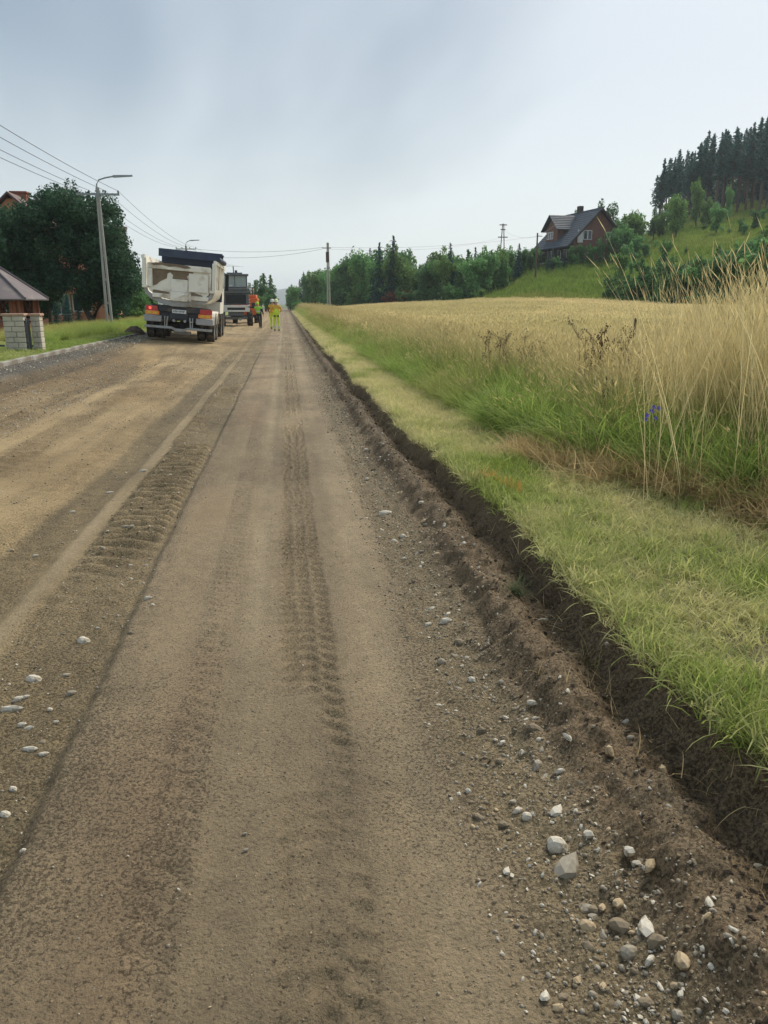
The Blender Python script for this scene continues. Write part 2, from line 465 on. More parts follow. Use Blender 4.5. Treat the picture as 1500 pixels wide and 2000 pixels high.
PR1 = ([-6.6, -6.2, -5.42, -5.28, -5.1, -4.6, -3.7, -3.45, -2.2, -1.86, -1.58, -1.53, -1.44, -1.40, -0.90, -0.85, 0.2, 0.5],
       [0.24, 0.26, 0.235, 0.12, 0.06, 0.02, -0.01, 0.0, 0.0, -0.04, -0.05, -0.028, -0.028, -0.04, -0.04, 0.0, 0.0, 0.0])
PR2 = ([-6.6, -6.2, -5.3, -4.0, -2.8, -1.8, -1.0, 0.2], [0.30, 0.31, 0.29, 0.2, 0.09, 0.02, 0.0, 0.0])
PRB = ([0.5, 0.62, 0.80, 0.92, 0.99, 1.05, 1.10, 1.15, 1.22, 1.28, 1.41, 1.5, 1.7], [0, 0.0, 0.022, 0.065, 0.13, 0.155, 0.15, 0.11, 0.085, 0.10, 0.285, 0.26, 0.1])
def road_fields(x, y):
    """height and soil colour of the stripped road"""
    n1 = fbm(x * 3, y * 1.4, 4, 1)
    wig = 0.22 * fbm(y * 0.9, y * 0 + 3.3, 3, 5) + 0.13 * fbm(y * 5, y * 0 + 1.3, 3, 6)
    base_e = np.interp(y, [0, 2, 3.5, 6, 10, 20, 60, 200], [1.56, 1.50, 1.44, 1.42, 1.36, 1.28, 1.24, 1.3]) - 1.42
    xs = x + 0.05 * fbm(y * 0.6, y * 0 + 2.2, 3, 12) + 0.018 * fbm(x * 8, y * 8, 2, 13)
    b = sstep(22, 29, y) * (1 - sstep(42, 52, y))
    z = np.interp(xs, *PR1) * (1 - b) + np.interp(x, *PR2) * b
    lum = np.clip((x - 0.5) / 0.9, 0, 1)
    xb = x - (wig + base_e) * lum + 0.06 * fbm(x * 4, y * 4, 3, 21) * lum
    zb = np.interp(xb, *PRB)
    z = np.where(x > 0.5, zb, z)
    bank = sstep(0.80, 0.98, xb)                          # dug soil
    grav = sstep(0.50, 0.66, x + 0.10 * fbm(y * 2, x * 2, 3, 31)) * (1 - bank)
    rough = np.interp(xs, [-6.2, -5.4, -5.2, -3.6, -3.4, -2.3, -1.95, -1.6, -1.54, -1.43, -1.38, -0.95, -0.84, -0.7, 0.5],
                          [.012, .014, .035, .026, .010, .010, .024, .028, .005, .005, .026, .028, .020, .007, .008])
    patch = sstep(-0.08, 0.16, fbm(x * 1.2, y * 0.5, 3, 33))
    rough = rough + band(x, -3.3, -2.0, .2) * patch * 0.010
    xc = x + 0.25 * np.sin(y * 0.11) + 0.10 * fbm(y * .5, y * 0 + 6.1, 2, 96)
    rut = (band(xc, -3.85, -3.55, .06) + .8 * band(xc, -2.95, -2.5, .08) * sstep(-.25, .05, fbm(x * .8, y * .5, 2, 97))) * (1 - b)
    rough = rough + .022 * rut
    z = z - .03 * band(xc, -3.85, -3.55, .08) * (1 - b) + rut * .022 * np.abs(np.sin(math.pi * (y / .19 + .3 * x + 1.4 * fbm(x * 2, y * 2, 2, 98)))) ** 2
    hf = fbm(x * 14, y * 14, 3, 41); hm = fbm(x * 5, y * 5, 3, 42)
    z = z + rough * (1.1 * hf + 0.9 * hm) + grav * 0.03 * hf
    # clods and slumped lumps on the bank
    cl = np.abs(fbm(x * 4.5, y * 4.5, 4, 51, 0.6)) * 2
    z = z + bank * (0.10 * (0.30 - cl) + 0.045 * hf + 0.06 * fbm(x * 2.0, y * 1.5, 2, 52)) * (1 - 0.55 * sstep(1.40, 1.5, xb))
    # transverse track-plate marks left of the graded lane
    tm = band(xs, -1.38, -0.92, .06) * sstep(4, 5.5, y) * (1 - sstep(14, 24, y)) * sstep(-0.22, 0.0, fbm(x * 1.1, y * 0.7, 2, 61))
    cleat = np.abs(np.sin(math.pi * (y / 0.16 + 0.4 * x + 1.3 * fbm(x * 2, y * 2, 2, 62)))) ** 2
    z = z + tm * 0.055 * cleat
    # tyre tread print: cells squeezed up between the lugs
    cx = 0.06 + 0.03 * fbm(y * 0.35, y * 0, 2, 63)
    u = (x - cx - 0.05 * fbm(x * 3, y * 2.2, 3, 69)) / 0.27
    tmask = band(u, -0.5, 0.5, .06) * sstep(-0.20, 0.0, fbm(x * 1.6, y * 0.75, 3, 64))
    col = np.floor((u + 0.5) * 3)
    wob = 0.45 * fbm(x * 5, y * 5, 3, 65)
    v = y / 0.105 + 1.6 * np.abs(u) + 0.5 * np.mod(col, 2) + wob
    uu = (u + 0.5) * 3 + wob * 0.8
    ridge = np.maximum(1 - np.abs(np.mod(v, 1) - 0.5) * 5.0, 1 - np.abs(np.mod(uu, 1) - 0.5) * 6.0 * 0 - 1 + (.05 + .8 * vnoise(x * 2, y * 3.1, 72)) * np.clip(1 - np.minimum(np.mod(uu, 1), 1 - np.mod(uu, 1)) * 5, 0, 1))
    z = z + tmask * (0.026 * np.clip(ridge, 0, 1) ** .8 - 0.012)
    # second, fainter print and the pressed wheel strips
    u2 = (x + 0.40) / 0.16
    t2 = band(u2, -0.5, 0.5, .1) * sstep(-0.10, 0.1, fbm(x * 1.3, y * 0.5, 2, 66)) * (1 - sstep(9, 14, y))
    z = z + t2 * 0.008 * np.abs(np.sin(math.pi * (y / 0.09 + x * 6 + 1.2 * fbm(x * 4, y * 4, 2, 67))))
    pr = band(x, -0.27, -0.16, .04) + 0.5 * band(x, 0.33, 0.47, .05)
    z = z - 0.006 * pr
    z = z + 0.03 * fbm(x * 0.6, y * 0.25, 2, 68)
    # ---- colour
    def C(*c): return np.array(c, float)
    main = C(.205, .165, .115); pale = C(.250, .208, .150); tan = C(.305, .234, .140); dark = C(.165, .130, .080)
    bk = C(.172, .128, .083); gr = C(.20, .162, .108); asp = C(.088, .082, .075); red = C(.245, .165, .105)
    c = np.ones(x.shape + (3,)) * main
    def mixc(c, k, w): return c + (k - c) * np.clip(w, 0, 1)[..., None]
    c = mixc(c, red, 0.35 * band(x, -0.80, -0.38, .1) * sstep(-.12, .2, fbm(x * 1.0, y * 0.35, 3, 81)))
    c = mixc(c, pale, 0.7 * np.clip(pr, 0, 1) * sstep(-.22, .08, fbm(x * 2, y * 0.5, 3, 82)))
    far = sstep(7, 20, y)
    c = mixc(c, dark, 0.30 * band(x, -.17, .28, .06) * sstep(6, 11, y))
    lz = 1 - sstep(-0.89, -0.84, xs)
    c = mixc(c, C(.215, .172, .110), lz)
    c = mixc(c, C(.13, .10, .066), .35 * band(xs, -.91, -.845, .02) * sstep(-.2, .05, fbm(x * 2, y * 1.4, 3, 94)))
    c = mixc(c, dark, lz * band(xs, -1.42, -0.95, .05) * 0.6 * sstep(-.1, .15, fbm(x * 2, y * 1.0, 3, 83)))
    c = mixc(c, dark, lz * band(xs, -1.9, -1.56, .06) * 0.85)
    c = mixc(c, pale, lz * band(xs, -1.515, -1.455, .03) * 0.6 * sstep(-.25, .05, fbm(x * 2, y * .8, 3, 95)) * (1 - sstep(10.5, 12, y)))
    c = mixc(c, tan, sstep(1.85, 1.95, -xs + 0.03 * np.sin(y)) * (1 - sstep(5.0, 5.3, -xs)))
    c = mixc(c, C(.23, .165, .09), band(x, -3.2, -2.1, .3) * patch * 0.8)
    c = mixc(c, C(.215, .155, .088), band(x, -5.3, -3.55, .12) * (1 - b))
    c = mixc(c, C(.33, .26, .165), band(x, -4.6, -3.6, .2) * band(y, 8.5, 16, 2.0) * 0.7)
    c = mixc(c, C(.115, .088, .058), band(x, -5.4, -4.95, .08) * (1 - b) * .85)
    c = mixc(c, C(.185, .140, .085), .65 * np.clip(rut, 0, 1) * sstep(-.3, .1, fbm(x * 2, y * 1.2, 3, 99)))
    c = mixc(c, asp, sstep(5.3, 5.42, -xs) * (1 - 0.4 * b))
    c = mixc(c, tan * 0.95, b * band(x, -5.0, -1.6, .3) * 0.9)
    c = mixc(c, dark, b * 0.6 * sstep(0.0, 0.15, fbm(x * .9, y * 0.5, 3, 84)) * band(x, -5.2, -1.0, .3))
    c = mixc(c, C(.30, .23, .135), 0.7 * sstep(35, 48, y) * band(x, -4.5, -0.9, .4))
    # the swept fan of dry dirt behind the truck
    c = mixc(c, C(.37, .275, .155), band((x + 4.0) / (1 + 0.0 * y) + 0.14 * (y - 24), -0.25, 0.25, .12) * band(y, 18.5, 27, .8) * 0.8)
    c = mixc(c, gr, grav)
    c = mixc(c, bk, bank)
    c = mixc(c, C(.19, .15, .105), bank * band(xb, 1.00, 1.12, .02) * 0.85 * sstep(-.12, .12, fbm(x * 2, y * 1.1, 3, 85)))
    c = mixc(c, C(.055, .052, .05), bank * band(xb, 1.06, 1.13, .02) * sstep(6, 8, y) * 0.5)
    c = mixc(c, C(.105, .08, .052), tm * .6 * (1 - sstep(.15, .6, cleat)))  # cleat grooves tinted dark: moist soil, plus painted shade so the marks read
    c = mixc(c, dark, tmask * .35 * np.clip(ridge, 0, 1))
    mot = 1 + .45 * fbm(x * 7, y * .35, 3, 89) * (x < .6) + .3 * fbm(x * 1.1, y * .5, 3, 90) + 0.55 * fbm(x * 2.2, y * 1.3, 4, 86) + 0.5 * fbm(x * 17, y * 17, 2, 87) * (0.35 + 8 * rough)
    cav = 1.0                                             # neutral: no further cavity darkening on top of the mottling
    c = c * np.clip(mot, .5, 1.6)[..., None] * cav * np.array([1.05, 1.00, .87])
    crumb = np.clip(.22 + rough / .04 + grav + bank + tmask * .15 + t2 * .3 + .45 * sstep(-.05, .2, fbm(x * 1.5, y * .8, 3, 88)), 0, 1)
    return z, c, crumb
def road_z(x, y):
    return road_fields(np.atleast_1d(np.float64(x)), np.atleast_1d(np.float64(y)))[0]

def soil_mat():
    m = bpy.data.materials.new('stripped_soil'); m.use_nodes = True
    t = m.node_tree; b = t.nodes['Principled BSDF']
    at = N(t, 'ShaderNodeAttribute', attribute_name='soil')
    tcn = N(t, 'ShaderNodeTexCoord')
    n1 = N(t, 'ShaderNodeTexNoise'); n1.inputs['Scale'].default_value = 55; n1.inputs['Detail'].default_value = 8; n1.inputs['Roughness'].default_value = 0.7
    t.links.new(tcn.outputs['Object'], n1.inputs['Vector'])
    mr = N(t, 'ShaderNodeMapRange'); mr.inputs['From Min'].default_value = .3; mr.inputs['From Max'].default_value = .7
    mr.inputs['To Min'].default_value = 0.74; mr.inputs['To Max'].default_value = 1.24
    t.links.new(n1.outputs[0], mr.inputs[0])
    sc = N(t, 'ShaderNodeVectorMath', operation='SCALE')
    t.links.new(at.outputs['Color'], sc.inputs[0]); t.links.new(mr.outputs[0], sc.inputs['Scale'])
    # dark crumbs and light grit
    vo = N(t, 'ShaderNodeTexVoronoi'); vo.inputs['Scale'].default_value = 38; vo.inputs['Randomness'].default_value = 1
    t.links.new(tcn.outputs['Object'], vo.inputs['Vector'])
    cr = N(t, 'ShaderNodeMapRange'); cr.inputs['From Min'].default_value = 0.10; cr.inputs['From Max'].default_value = 0.22
    cr.inputs['To Min'].default_value = 1; cr.inputs['To Max'].default_value = 0
    t.links.new(vo.outputs['Distance'], cr.inputs[0])
    sp = N(t, 'ShaderNodeSeparateColor'); t.links.new(vo.outputs['Color'], sp.inputs[0])
    ga = N(t, 'ShaderNodeMath', operation='GREATER_THAN'); ga.inputs[1].default_value = 0.80
    t.links.new(sp.outputs[0], ga.inputs[0])
    mm = N(t, 'ShaderNodeMath', operation='MULTIPLY'); t.links.new(cr.outputs[0], mm.inputs[0]); t.links.new(ga.outputs[0], mm.inputs[1])
    gb = N(t, 'ShaderNodeMapRange'); gb.inputs['From Min'].default_value = 0; gb.inputs['From Max'].default_value = 1; gb.inputs['To Min'].default_value = .45; gb.inputs['To Max'].default_value = 1.7
    t.links.new(sp.outputs[1], gb.inputs[0])
    s2 = N(t, 'ShaderNodeVectorMath', operation='SCALE'); t.links.new(sc.outputs[0], s2.inputs[0]); t.links.new(gb.outputs[0], s2.inputs['Scale'])
    mx = N(t, 'ShaderNodeMix', data_type='RGBA'); t.links.new(mm.outputs[0], mx.inputs[0]); t.links.new(sc.outputs[0], mx.inputs[6]); t.links.new(s2.outputs[0], mx.inputs[7])
    # moist crumbs: thicker where the soil was worked
    ca = N(t, 'ShaderNodeAttribute', attribute_name='crumb')
    nc_ = N(t, 'ShaderNodeTexNoise'); nc_.inputs['Scale'].default_value = 85; nc_.inputs['Detail'].default_value = 9; nc_.inputs['Roughness'].default_value = .72
    t.links.new(tcn.outputs['Object'], nc_.inputs['Vector'])
    th_ = N(t, 'ShaderNodeMath', operation='MULTIPLY_ADD'); th_.inputs[1].default_value = .13
    t.links.new(ca.outputs['Fac'], th_.inputs[0]); t.links.new(nc_.outputs[0], th_.inputs[2])
    cm_ = N(t, 'ShaderNodeMapRange'); cm_.inputs['From Min'].default_value = .64; cm_.inputs['From Max'].default_value = .76
    t.links.new(th_.outputs[0], cm_.inputs[0])
    dk_ = N(t, 'ShaderNodeVectorMath', operation='MULTIPLY'); dk_.inputs[1].default_value = (.78, .76, .72)
    t.links.new(mx.outputs[2], dk_.inputs[0])
    mx2 = N(t, 'ShaderNodeMix', data_type='RGBA'); t.links.new(cm_.outputs[0], mx2.inputs[0]); t.links.new(mx.outputs[2], mx2.inputs[6]); t.links.new(dk_.outputs[0], mx2.inputs[7])
    t.links.new(mx2.outputs[2], b.inputs['Base Color'])
    b.inputs['Roughness'].default_value = 0.82
    b.inputs['Specular IOR Level'].default_value = 0.3
    n2 = N(t, 'ShaderNodeTexNoise'); n2.inputs['Scale'].default_value = 90; n2.inputs['Detail'].default_value = 7; n2.inputs['Roughness'].default_value = .65
    t.links.new(tcn.outputs['Object'], n2.inputs['Vector'])
    ad0 = N(t, 'ShaderNodeMath', operation='MULTIPLY_ADD'); ad0.inputs[1].default_value = 0.5
    t.links.new(mm.outputs[0], ad0.inputs[0]); t.links.new(n2.outputs[0], ad0.inputs[2])
    ad = N(t, 'ShaderNodeMath', operation='MULTIPLY_ADD'); ad.inputs[1].default_value = 0.8
    t.links.new(cm_.outputs[0], ad.inputs[0]); t.links.new(ad0.outputs[0], ad.inputs[2])
    bp = N(t, 'ShaderNodeBump'); bp.inputs['Distance'].default_value = 0.012; bp.inputs['Strength'].default_value = 1.0
    t.links.new(ad.outputs[0], bp.inputs['Height']); t.links.new(bp.outputs[0], b.inputs['Normal'])
    return m

def grid_faces(nr, nc):
    i = np.arange(nr - 1)[:, None] * nc + np.arange(nc - 1)[None, :]
    return np.stack([i, i + 1, i + 1 + nc, i + nc], -1).reshape(-1, 4)
def steps(a, b, f):
    o = [a]
    while o[-1] < b: o.append(o[-1] + f(o[-1]))
    return np.array(o)

ys = steps(-3.0, 240.0, lambda y: 0.16 if y < 0.3 else max(0.0135, 0.0052 * y))
xr = steps(0.0, 1.72, lambda x: 0.0125)
xl = steps(0.0, 6.6, lambda x: 0.014 if x < 1.0 else 0.014 + 0.0075 * (x - 1.0))
xs_ = np.concatenate([-xl[::-1][:-1], xr])
X, Y = np.meshgrid(xs_, ys)
Z, C_, CR_ = road_fields(X, Y)
# road narrows out of sight in the distance
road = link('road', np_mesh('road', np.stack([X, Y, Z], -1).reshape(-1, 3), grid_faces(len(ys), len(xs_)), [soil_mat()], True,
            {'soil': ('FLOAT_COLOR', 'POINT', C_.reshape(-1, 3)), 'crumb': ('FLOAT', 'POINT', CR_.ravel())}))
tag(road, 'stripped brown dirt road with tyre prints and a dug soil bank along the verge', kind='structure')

# verge (mown strip) and uncut margin
m_turf = mat('turf_soil', (.13, .11, .06), .9, .35, 9, .02, 30)
m_fieldsoil = mat('field_floor', (.30, .23, .10), .9, .3, 3, .02, 20)
m_meadow = mat('meadow_floor', (.17, .23, .045), .9, .30, .35, .05, 3)
ysv = steps(-3.0, 240.0, lambda y: 0.10 if y < 1 else max(0.05, 0.012 * y))
uu = np.concatenate([[0, 0], np.linspace(0, 1, 26)])
V = []
for y in ysv:
    e = float(edge_x(y)); x1 = 4.2
    xx = e + (x1 - e) * uu ** 1.4
    zz = gz_right(xx, np.full_like(xx, y))
    zz[0] -= 0.14; xx[0] += 0.03; zz[1] -= 0.035; xx[1] -= 0.005; xx[2] += 0.025
    V.append(np.stack([xx, np.full_like(xx, y), zz], -1))
V = np.array(V)
verge = link('verge', np_mesh('verge', V.reshape(-1, 3), grid_faces(len(ysv), len(uu)), [m_turf]))
tag(verge, 'mown grass verge along the cut soil bank', kind='structure')

# field and hillside: fan of strips from the verge outwards
ph = np.concatenate([np.linspace(phi_of(556) - 0.03, phi_of(1620), 330), np.linspace(phi_of(1640), math.radians(100), 60)])
dd = np.exp(np.linspace(math.log(3.0), math.log(400), 220))
PHg, DDg = np.meshgrid(ph, dd)
Xf = np.sin(PHg) * DDg; Yf = np.cos(PHg) * DDg
Xf2 = np.maximum(Xf, 4.0)
Zf = gz_right(Xf2, Yf) - 0.006
edge = field_edge(Xf2, Yf)
infield = (DDg < edge + 0.5)
Zf = Zf + np.where(DDg > edge, 0.35 * fbm(Xf * .25, Yf * .25, 3, 91) + .12 * fbm(Xf * 1.2, Yf * 1.2, 2, 92), 0)
Ff = grid_faces(len(dd), len(ph))
mi = np.where(infield.ravel()[Ff[:, 0]], 0, 1)
keep = ~(np.all(Xf.ravel()[Ff] < 4.0, axis=1))
fieldmesh = np_mesh('field', np.stack([Xf2, Yf, Zf], -1).reshape(-1, 3), Ff[keep & (mi == 0)], [m_fieldsoil])
tag(link('field', fieldmesh), 'bare straw coloured floor of the grain field', kind='structure')
hillmesh = np_mesh('hillside', np.stack([Xf2, Yf, Zf], -1).reshape(-1, 3), Ff[keep & (mi == 1)], [m_meadow])
tag(link('hillside', hillmesh), 'green grassy hillside behind the grain field', kind='structure')

# land left of the kerb
xg = -np.concatenate([np.linspace(6.26, 16, 60), np.linspace(16.6, 260, 50)]); yg = np.concatenate([np.linspace(-5, 60, 180), np.linspace(61, 300, 70)])
Xg, Yg = np.meshgrid(xg, yg)
lawn = link('lawn', np_mesh('lawn', np.stack([Xg, Yg, gz_left(Xg, Yg)], -1).reshape(-1, 3), grid_faces(len(yg), len(xg)), [mat('lawn_floor', (.15, .20, .045), .9, .3, 2, .03, 10)]))
tag(lawn, 'grassy ground of the yards left of the kerb', kind='structure')
# plain to the horizon and the far blue hill
g = MB(); g.add([(-6000, -400, -0.75), (6000, -400, -0.75), (6000, 9000, -0.75), (-6000, 9000, -0.75)], [(0, 1, 2, 3)])
tag(g.build('ground', mat('plain_floor', (.07, .10, .03), .9, .3, .02)), 'level green ground reaching to the horizon', kind='structure')
hx = np.linspace(-1500, 1900, 80); V = []
for r, (yy, k) in enumerate([(2400, 0), (2650, .55), (2900, .93), (3050, 1.0), (3300, .6)]):
    for x in hx:
        h = 10 + 42 * math.exp(-((x - 5) / 330) ** 2) + 38 * math.exp(-((x + 560) / 300) ** 2) + 50 * math.exp(-((x - 900) / 500) ** 2) + 5 * math.sin(x * .013) + 3 * math.sin(x * .041)
        V.append((x, yy, -0.9 + k * h))
tag(link('far_hill', np_mesh('far_hill', V, grid_faces(5, 80), [mat('far_forest', (.03, .06, .045), .9, .3, .02)])), 'distant wooded hill fading to blue at the end of the road', kind='structure')
# ------------------------------------------------------------------ grass, crop, gravel
RNG = np.random.default_rng(7)
def blades(n, rad, hmin, hmax, w, bend, seg=3, seed=0, ear=None, up=0.25, flat=0.0):
    """a clump of tapered blades; 'shade' random per blade, 'h' = height along it (0..1)"""
    r = np.random.default_rng(seed)
    V = []; F = []; SH = []; HH = []
    for i in range(n):
        a = r.uniform(0, 2 * math.pi); rr = rad * math.sqrt(r.uniform())
        b = np.array([rr * math.cos(a), rr * math.sin(a), 0])
        az = r.uniform(0, 2 * math.pi); L = r.uniform(hmin, hmax)
        d0 = np.array([math.cos(az), math.sin(az), 0]); tilt = abs(r.normal(0, up)); bd = r.uniform(.2, 1) * bend
        side = np.array([-d0[1], d0[0], 0]); fa = r.uniform(0, math.pi)
        side = side * math.cos(fa * .6) + d0 * math.sin(fa * .6)
        p = b.copy(); ang = tilt; k0 = len(V); s = r.uniform()
        for j in range(seg + 1):
            t = j / seg
            ww = w * (1 - t) ** .6 * .5 + w * .04
            V += [p - side * ww, p + side * ww]; SH += [s, s]; HH += [p[2], p[2]]
            stp = L / seg
            p = p + (d0 * math.sin(ang) + np.array([0, 0, 1]) * math.cos(ang)) * stp
            ang += bd / seg
        for j in range(seg):
            F.append((k0 + 2 * j, k0 + 2 * j + 1, k0 + 2 * j + 3, k0 + 2 * j + 2))
        if ear and r.uniform() < ear[0]:
            el, ew = ear[1] * r.uniform(.7, 1.2), ear[2]
            tip = (V[-1] + V[-2]) / 2
            dr = d0 * math.sin(ang) + np.array([0, 0, 1]) * math.cos(ang)
            q = tip - dr * el * .3
            for sd in (side, np.cross(dr, side)):
                k1 = len(V)
                V += [q, q + dr * el * .4 + sd * ew, q + dr * el, q + dr * el * .4 - sd * ew]
                SH += [min(1, s + .2)] * 4; HH += [q[2] + .1] * 4
                F.append((k1, k1 + 1, k1 + 2, k1 + 3))
    V = np.array(V); HH = np.array(HH) / max(hmax, 1e-6)
    return V, np.array(F), np.array(SH), HH
def clump(name, m, *a, **k):
    V, F, S, Hh = blades(*a, **k)
    return proto(name, np_mesh(name, V, F, [m], True, {'shade': ('FLOAT', 'POINT', S), 'h': ('FLOAT', 'POINT', Hh)}))

g_mown = leaf_mat('mown_grass', (.15, .235, .045), (.39, .46, .115), .4, straw=(.66, .60, .31))
g_tall = leaf_mat('uncut_grass', (.19, .30, .062), (.41, .51, .135), .48, straw=(.48, .41, .155))
g_dry = leaf_mat('dry_grass', (.50, .41, .20), (.74, .64, .36), .45)
g_half = leaf_mat('ripening_grass', (.13, .18, .04), (.25, .27, .075), .4, tip=((.60, .51, .26), .45, .85))
g_wheat = leaf_mat('ripe_grain', (.56, .46, .21), (.76, .65, .34), .42, tip=((.78, .67, .38), .75, 1.0), straw=(.54, .49, .24))
g_hay = leaf_mat('cut_hay', (.46, .33, .16), (.76, .60, .32), .4)

def rnd(n, a, b): return RNG.uniform(a, b, n)
def spread(n, y0, y1, pw, xf0, xf1):
    """n points, denser nearer; xf0,xf1: functions of y"""
    t = RNG.uniform(size=n)
    y = (y0 ** pw + t * (y1 ** pw - y0 ** pw)) ** (1 / pw)
    u = RNG.uniform(size=n)
    return xf0(y) + (xf1(y) - xf0(y)) * u, y
def stand(x, y, zf, smin, smax, tint, k, lean=0.08, hs=None):
    n = len(x)
    P = np.stack([x, y, zf(x, y)], -1)
    rot = np.stack([RNG.normal(0, lean, n), RNG.normal(0, lean, n), rnd(n, 0, 6.283)], -1)
    s = rnd(n, smin, smax); sc = np.stack([s, s, s * (hs if hs is not None else 1)], -1)
    return P, rot, sc, tint, RNG.integers(0, k, n)

# mown verge
pm = [clump('mown_clump', g_mown, 40, .095, .03, .115, .0052, 1.6, seed=i, up=.55) for i in range(4)]
xa, ya = spread(11500, 1.2, 26, .6, lambda y: edge_x(y) - .015, lambda y: tall_x(y) + .25)
xb, yb = spread(9000, 20, 130, .5, lambda y: edge_x(y) - .02, lambda y: tall_x(y) + .2)
xe, ye = spread(2600, 1.2, 40, .6, lambda y: edge_x(y) - .05, lambda y: edge_x(y) + .05)
x = np.concatenate([xa, xb, xe]); y = np.concatenate([ya, yb, ye])
s0 = np.concatenate([rnd(len(xa), .75, 1.35), rnd(len(xb), 1.4, 2.4), rnd(len(xe), .8, 1.4)])
dry = np.clip(.48 + 2.4 * fbm(x * 1.8, y * 1.0, 4, 101) + .55 * sstep(5.5, 12, y) + RNG.normal(0, .2, len(x)), 0, .97)
P, rot, sc, t_, pk = stand(x, y, gz_right, 1, 1, dry, 4, .22)
sc = np.stack([s0, s0, s0 * rnd(len(x), .45, 1.05) * np.clip(1.15 - .5 * dry, .5, 1.2)], -1)
P[:, 2] -= .004
scatter('mown_grass', P, rot, sc, t_, pk, pm, 'short mown grass, green with pale cut patches, along the soil bank', 'grass')

# uncut margin between verge and grain
pt = [clump('uncut_clump', g_tall, 60, .16, .35, .75, .008, 1.7, seg=5, seed=20 + i, up=.28) for i in range(4)]
ph_ = [clump('ripening_clump', g_half, 55, .16, .55, .95, .006, .7, seg=4, seed=30 + i, up=.16, ear=(.5, .09, .007)) for i in range(3)]
def margin(y): return np.interp(y, [4, 7, 10, 20, 60], [1.5, 1.8, 1.9, 1.8, 1.6])
xa, ya = spread(5200, 3.0, 60, .45, tall_x, lambda y: tall_x(y) + margin(y))
xb, yb = spread(2600, 40, 170, .6, tall_x, lambda y: tall_x(y) + 1.6)
x = np.concatenate([xa, xb]); y = np.concatenate([ya, yb])
rel = (x - tall_x(y)) / margin(y)
tint = np.clip(1.0 * fbm(x * .9, y * .7, 3, 103) + .10 + .5 * sstep(.45, 1.0, rel) + .25 * sstep(14, 40, y), 0, .95)
ripe = (RNG.uniform(size=len(x)) < .05 + .42 * rel)
s0 = rnd(len(x), .75, 1.15) * (1 + .35 * sstep(30, 80, y))
hh = np.clip(.5 + .5 * sstep(0, .35, rel), .4, 1) * np.where(ripe, 1, 1.0)
P, rot, sc, t_, pk = stand(x, y, gz_right, 1, 1, tint, 4, .10)
sc = np.stack([s0, s0, s0 * hh], -1)
pk = np.where(ripe, 4 + pk % 3, pk)
scatter('uncut_grass', P, rot, sc, t_, pk, pt + ph_, 'tall uncut green grass between the mown verge and the grain', 'grass')

# dry stand at the near right, taller than the grain
pd = [clump('dry_clump', g_dry, 46, .20, .80, 1.25, .0042, .40, seg=4, seed=40 + i, up=.10, ear=(.8, .11, .0045)) for i in range(4)]
pd += [clump('dry_half_clump', g_half, 46, .20, .6, 1.1, .0065, .6, seg=4, seed=50 + i, up=.14, ear=(.6, .10, .0045)) for i in range(4)]
n = 1250
x = rnd(n, 2.9, 9.5); y = rnd(n, 4.4, 13.0)
azi = np.arctan2(x, y)
ok = (x > tall_x(y) + .45) & (azi > phi_of(1080) + .0 + .10 * RNG.normal(size=n) * .5)
x = x[ok]; y = y[ok]; azi = azi[ok]
hg = np.interp(azi, [phi_of(1080), phi_of(1200), phi_of(1330), phi_of(1430), phi_of(1500), 1.4], [.66, .76, .92, 1.10, 1.18, 1.18])
P, rot, sc, t_, pk = stand(x, y, gz_right, .85, 1.15, np.zeros(len(x)), 8, .05, hs=hg)
scatter('dry_grass', P, rot, sc, t_, pk, pd, 'tall dry straw coloured grass standing at the edge of the grain field', 'grass')
# long seed stalks above it
pl = [clump('seed_stalk_clump', g_dry, 3, .12, 1.30, 1.95, .0045, .5, seg=6, seed=60 + i, up=.14, ear=(1, .15, .0032)) for i in range(4)]
n = 240
D = rnd(n, 5.2, 9.5); a = np.interp(RNG.uniform(size=n) ** .5, [0, 1], [phi_of(1230), phi_of(1640)])
x = np.sin(a) * D; y = np.cos(a) * D
P, rot, sc, t_, pk = stand(x, y, gz_right, .82, 1.02, np.zeros(n), 4, .05)
scatter('seed_stalks', P, rot, sc, t_, pk, pl, 'sparse long seed stalks rising above the dry grass', 'grass')
# broad green tufts at its foot
pb = [clump('broad_tuft', g_tall, 46, .12, .35, .62, .011, 2.4, seg=6, seed=70 + i, up=.4) for i in range(3)]
n = 300
y = rnd(n, 4.2, 8.2); x = tall_x(y) + rnd(n, -.10, .65)
P, rot, sc, t_, pk = stand(x, y, gz_right, .75, 1.2, rnd(n, 0, .12), 3, .15)
scatter('grass_tufts', P, rot, sc, t_, pk, pb, 'arching broad green grass tufts at the foot of the dry stand', 'grass')

# grain
pw = [clump('grain_clump', g_wheat, 46, .22, .52, .70, .006, .30, seg=3, seed=80 + i, up=.10, ear=(.9, .09, .008)) for i in range(4)]
pf = [clump('grain_patch', g_wheat, 150, .95, .52, .74, .022, .30, seg=2, seed=90 + i, up=.10, ear=(.7, .10, .024)) for i in range(3)]
n = 15000
D = np.sqrt(RNG.uniform(size=n)) * 26 + 5; a = rnd(n, phi_of(590), phi_of(1900))
x = np.sin(a) * D; y = np.cos(a) * D
ok = (x > tall_x(y) + margin(y) * .72) & (y > 3); x = x[ok]; y = y[ok]
n2 = 15000
D = np.exp(RNG.uniform(math.log(24), math.log(185), n2)); a = rnd(n2, phi_of(552), phi_of(1900))
x2 = np.sin(a) * D; y2 = np.cos(a) * D
ok = (x2 > tall_x(y2) + 1.4) & (np.hypot(x2, y2) < field_edge(x2, y2) - .5); x2 = x2[ok]; y2 = y2[ok]
X_ = np.concatenate([x, x2]); Y_ = np.concatenate([y, y2])
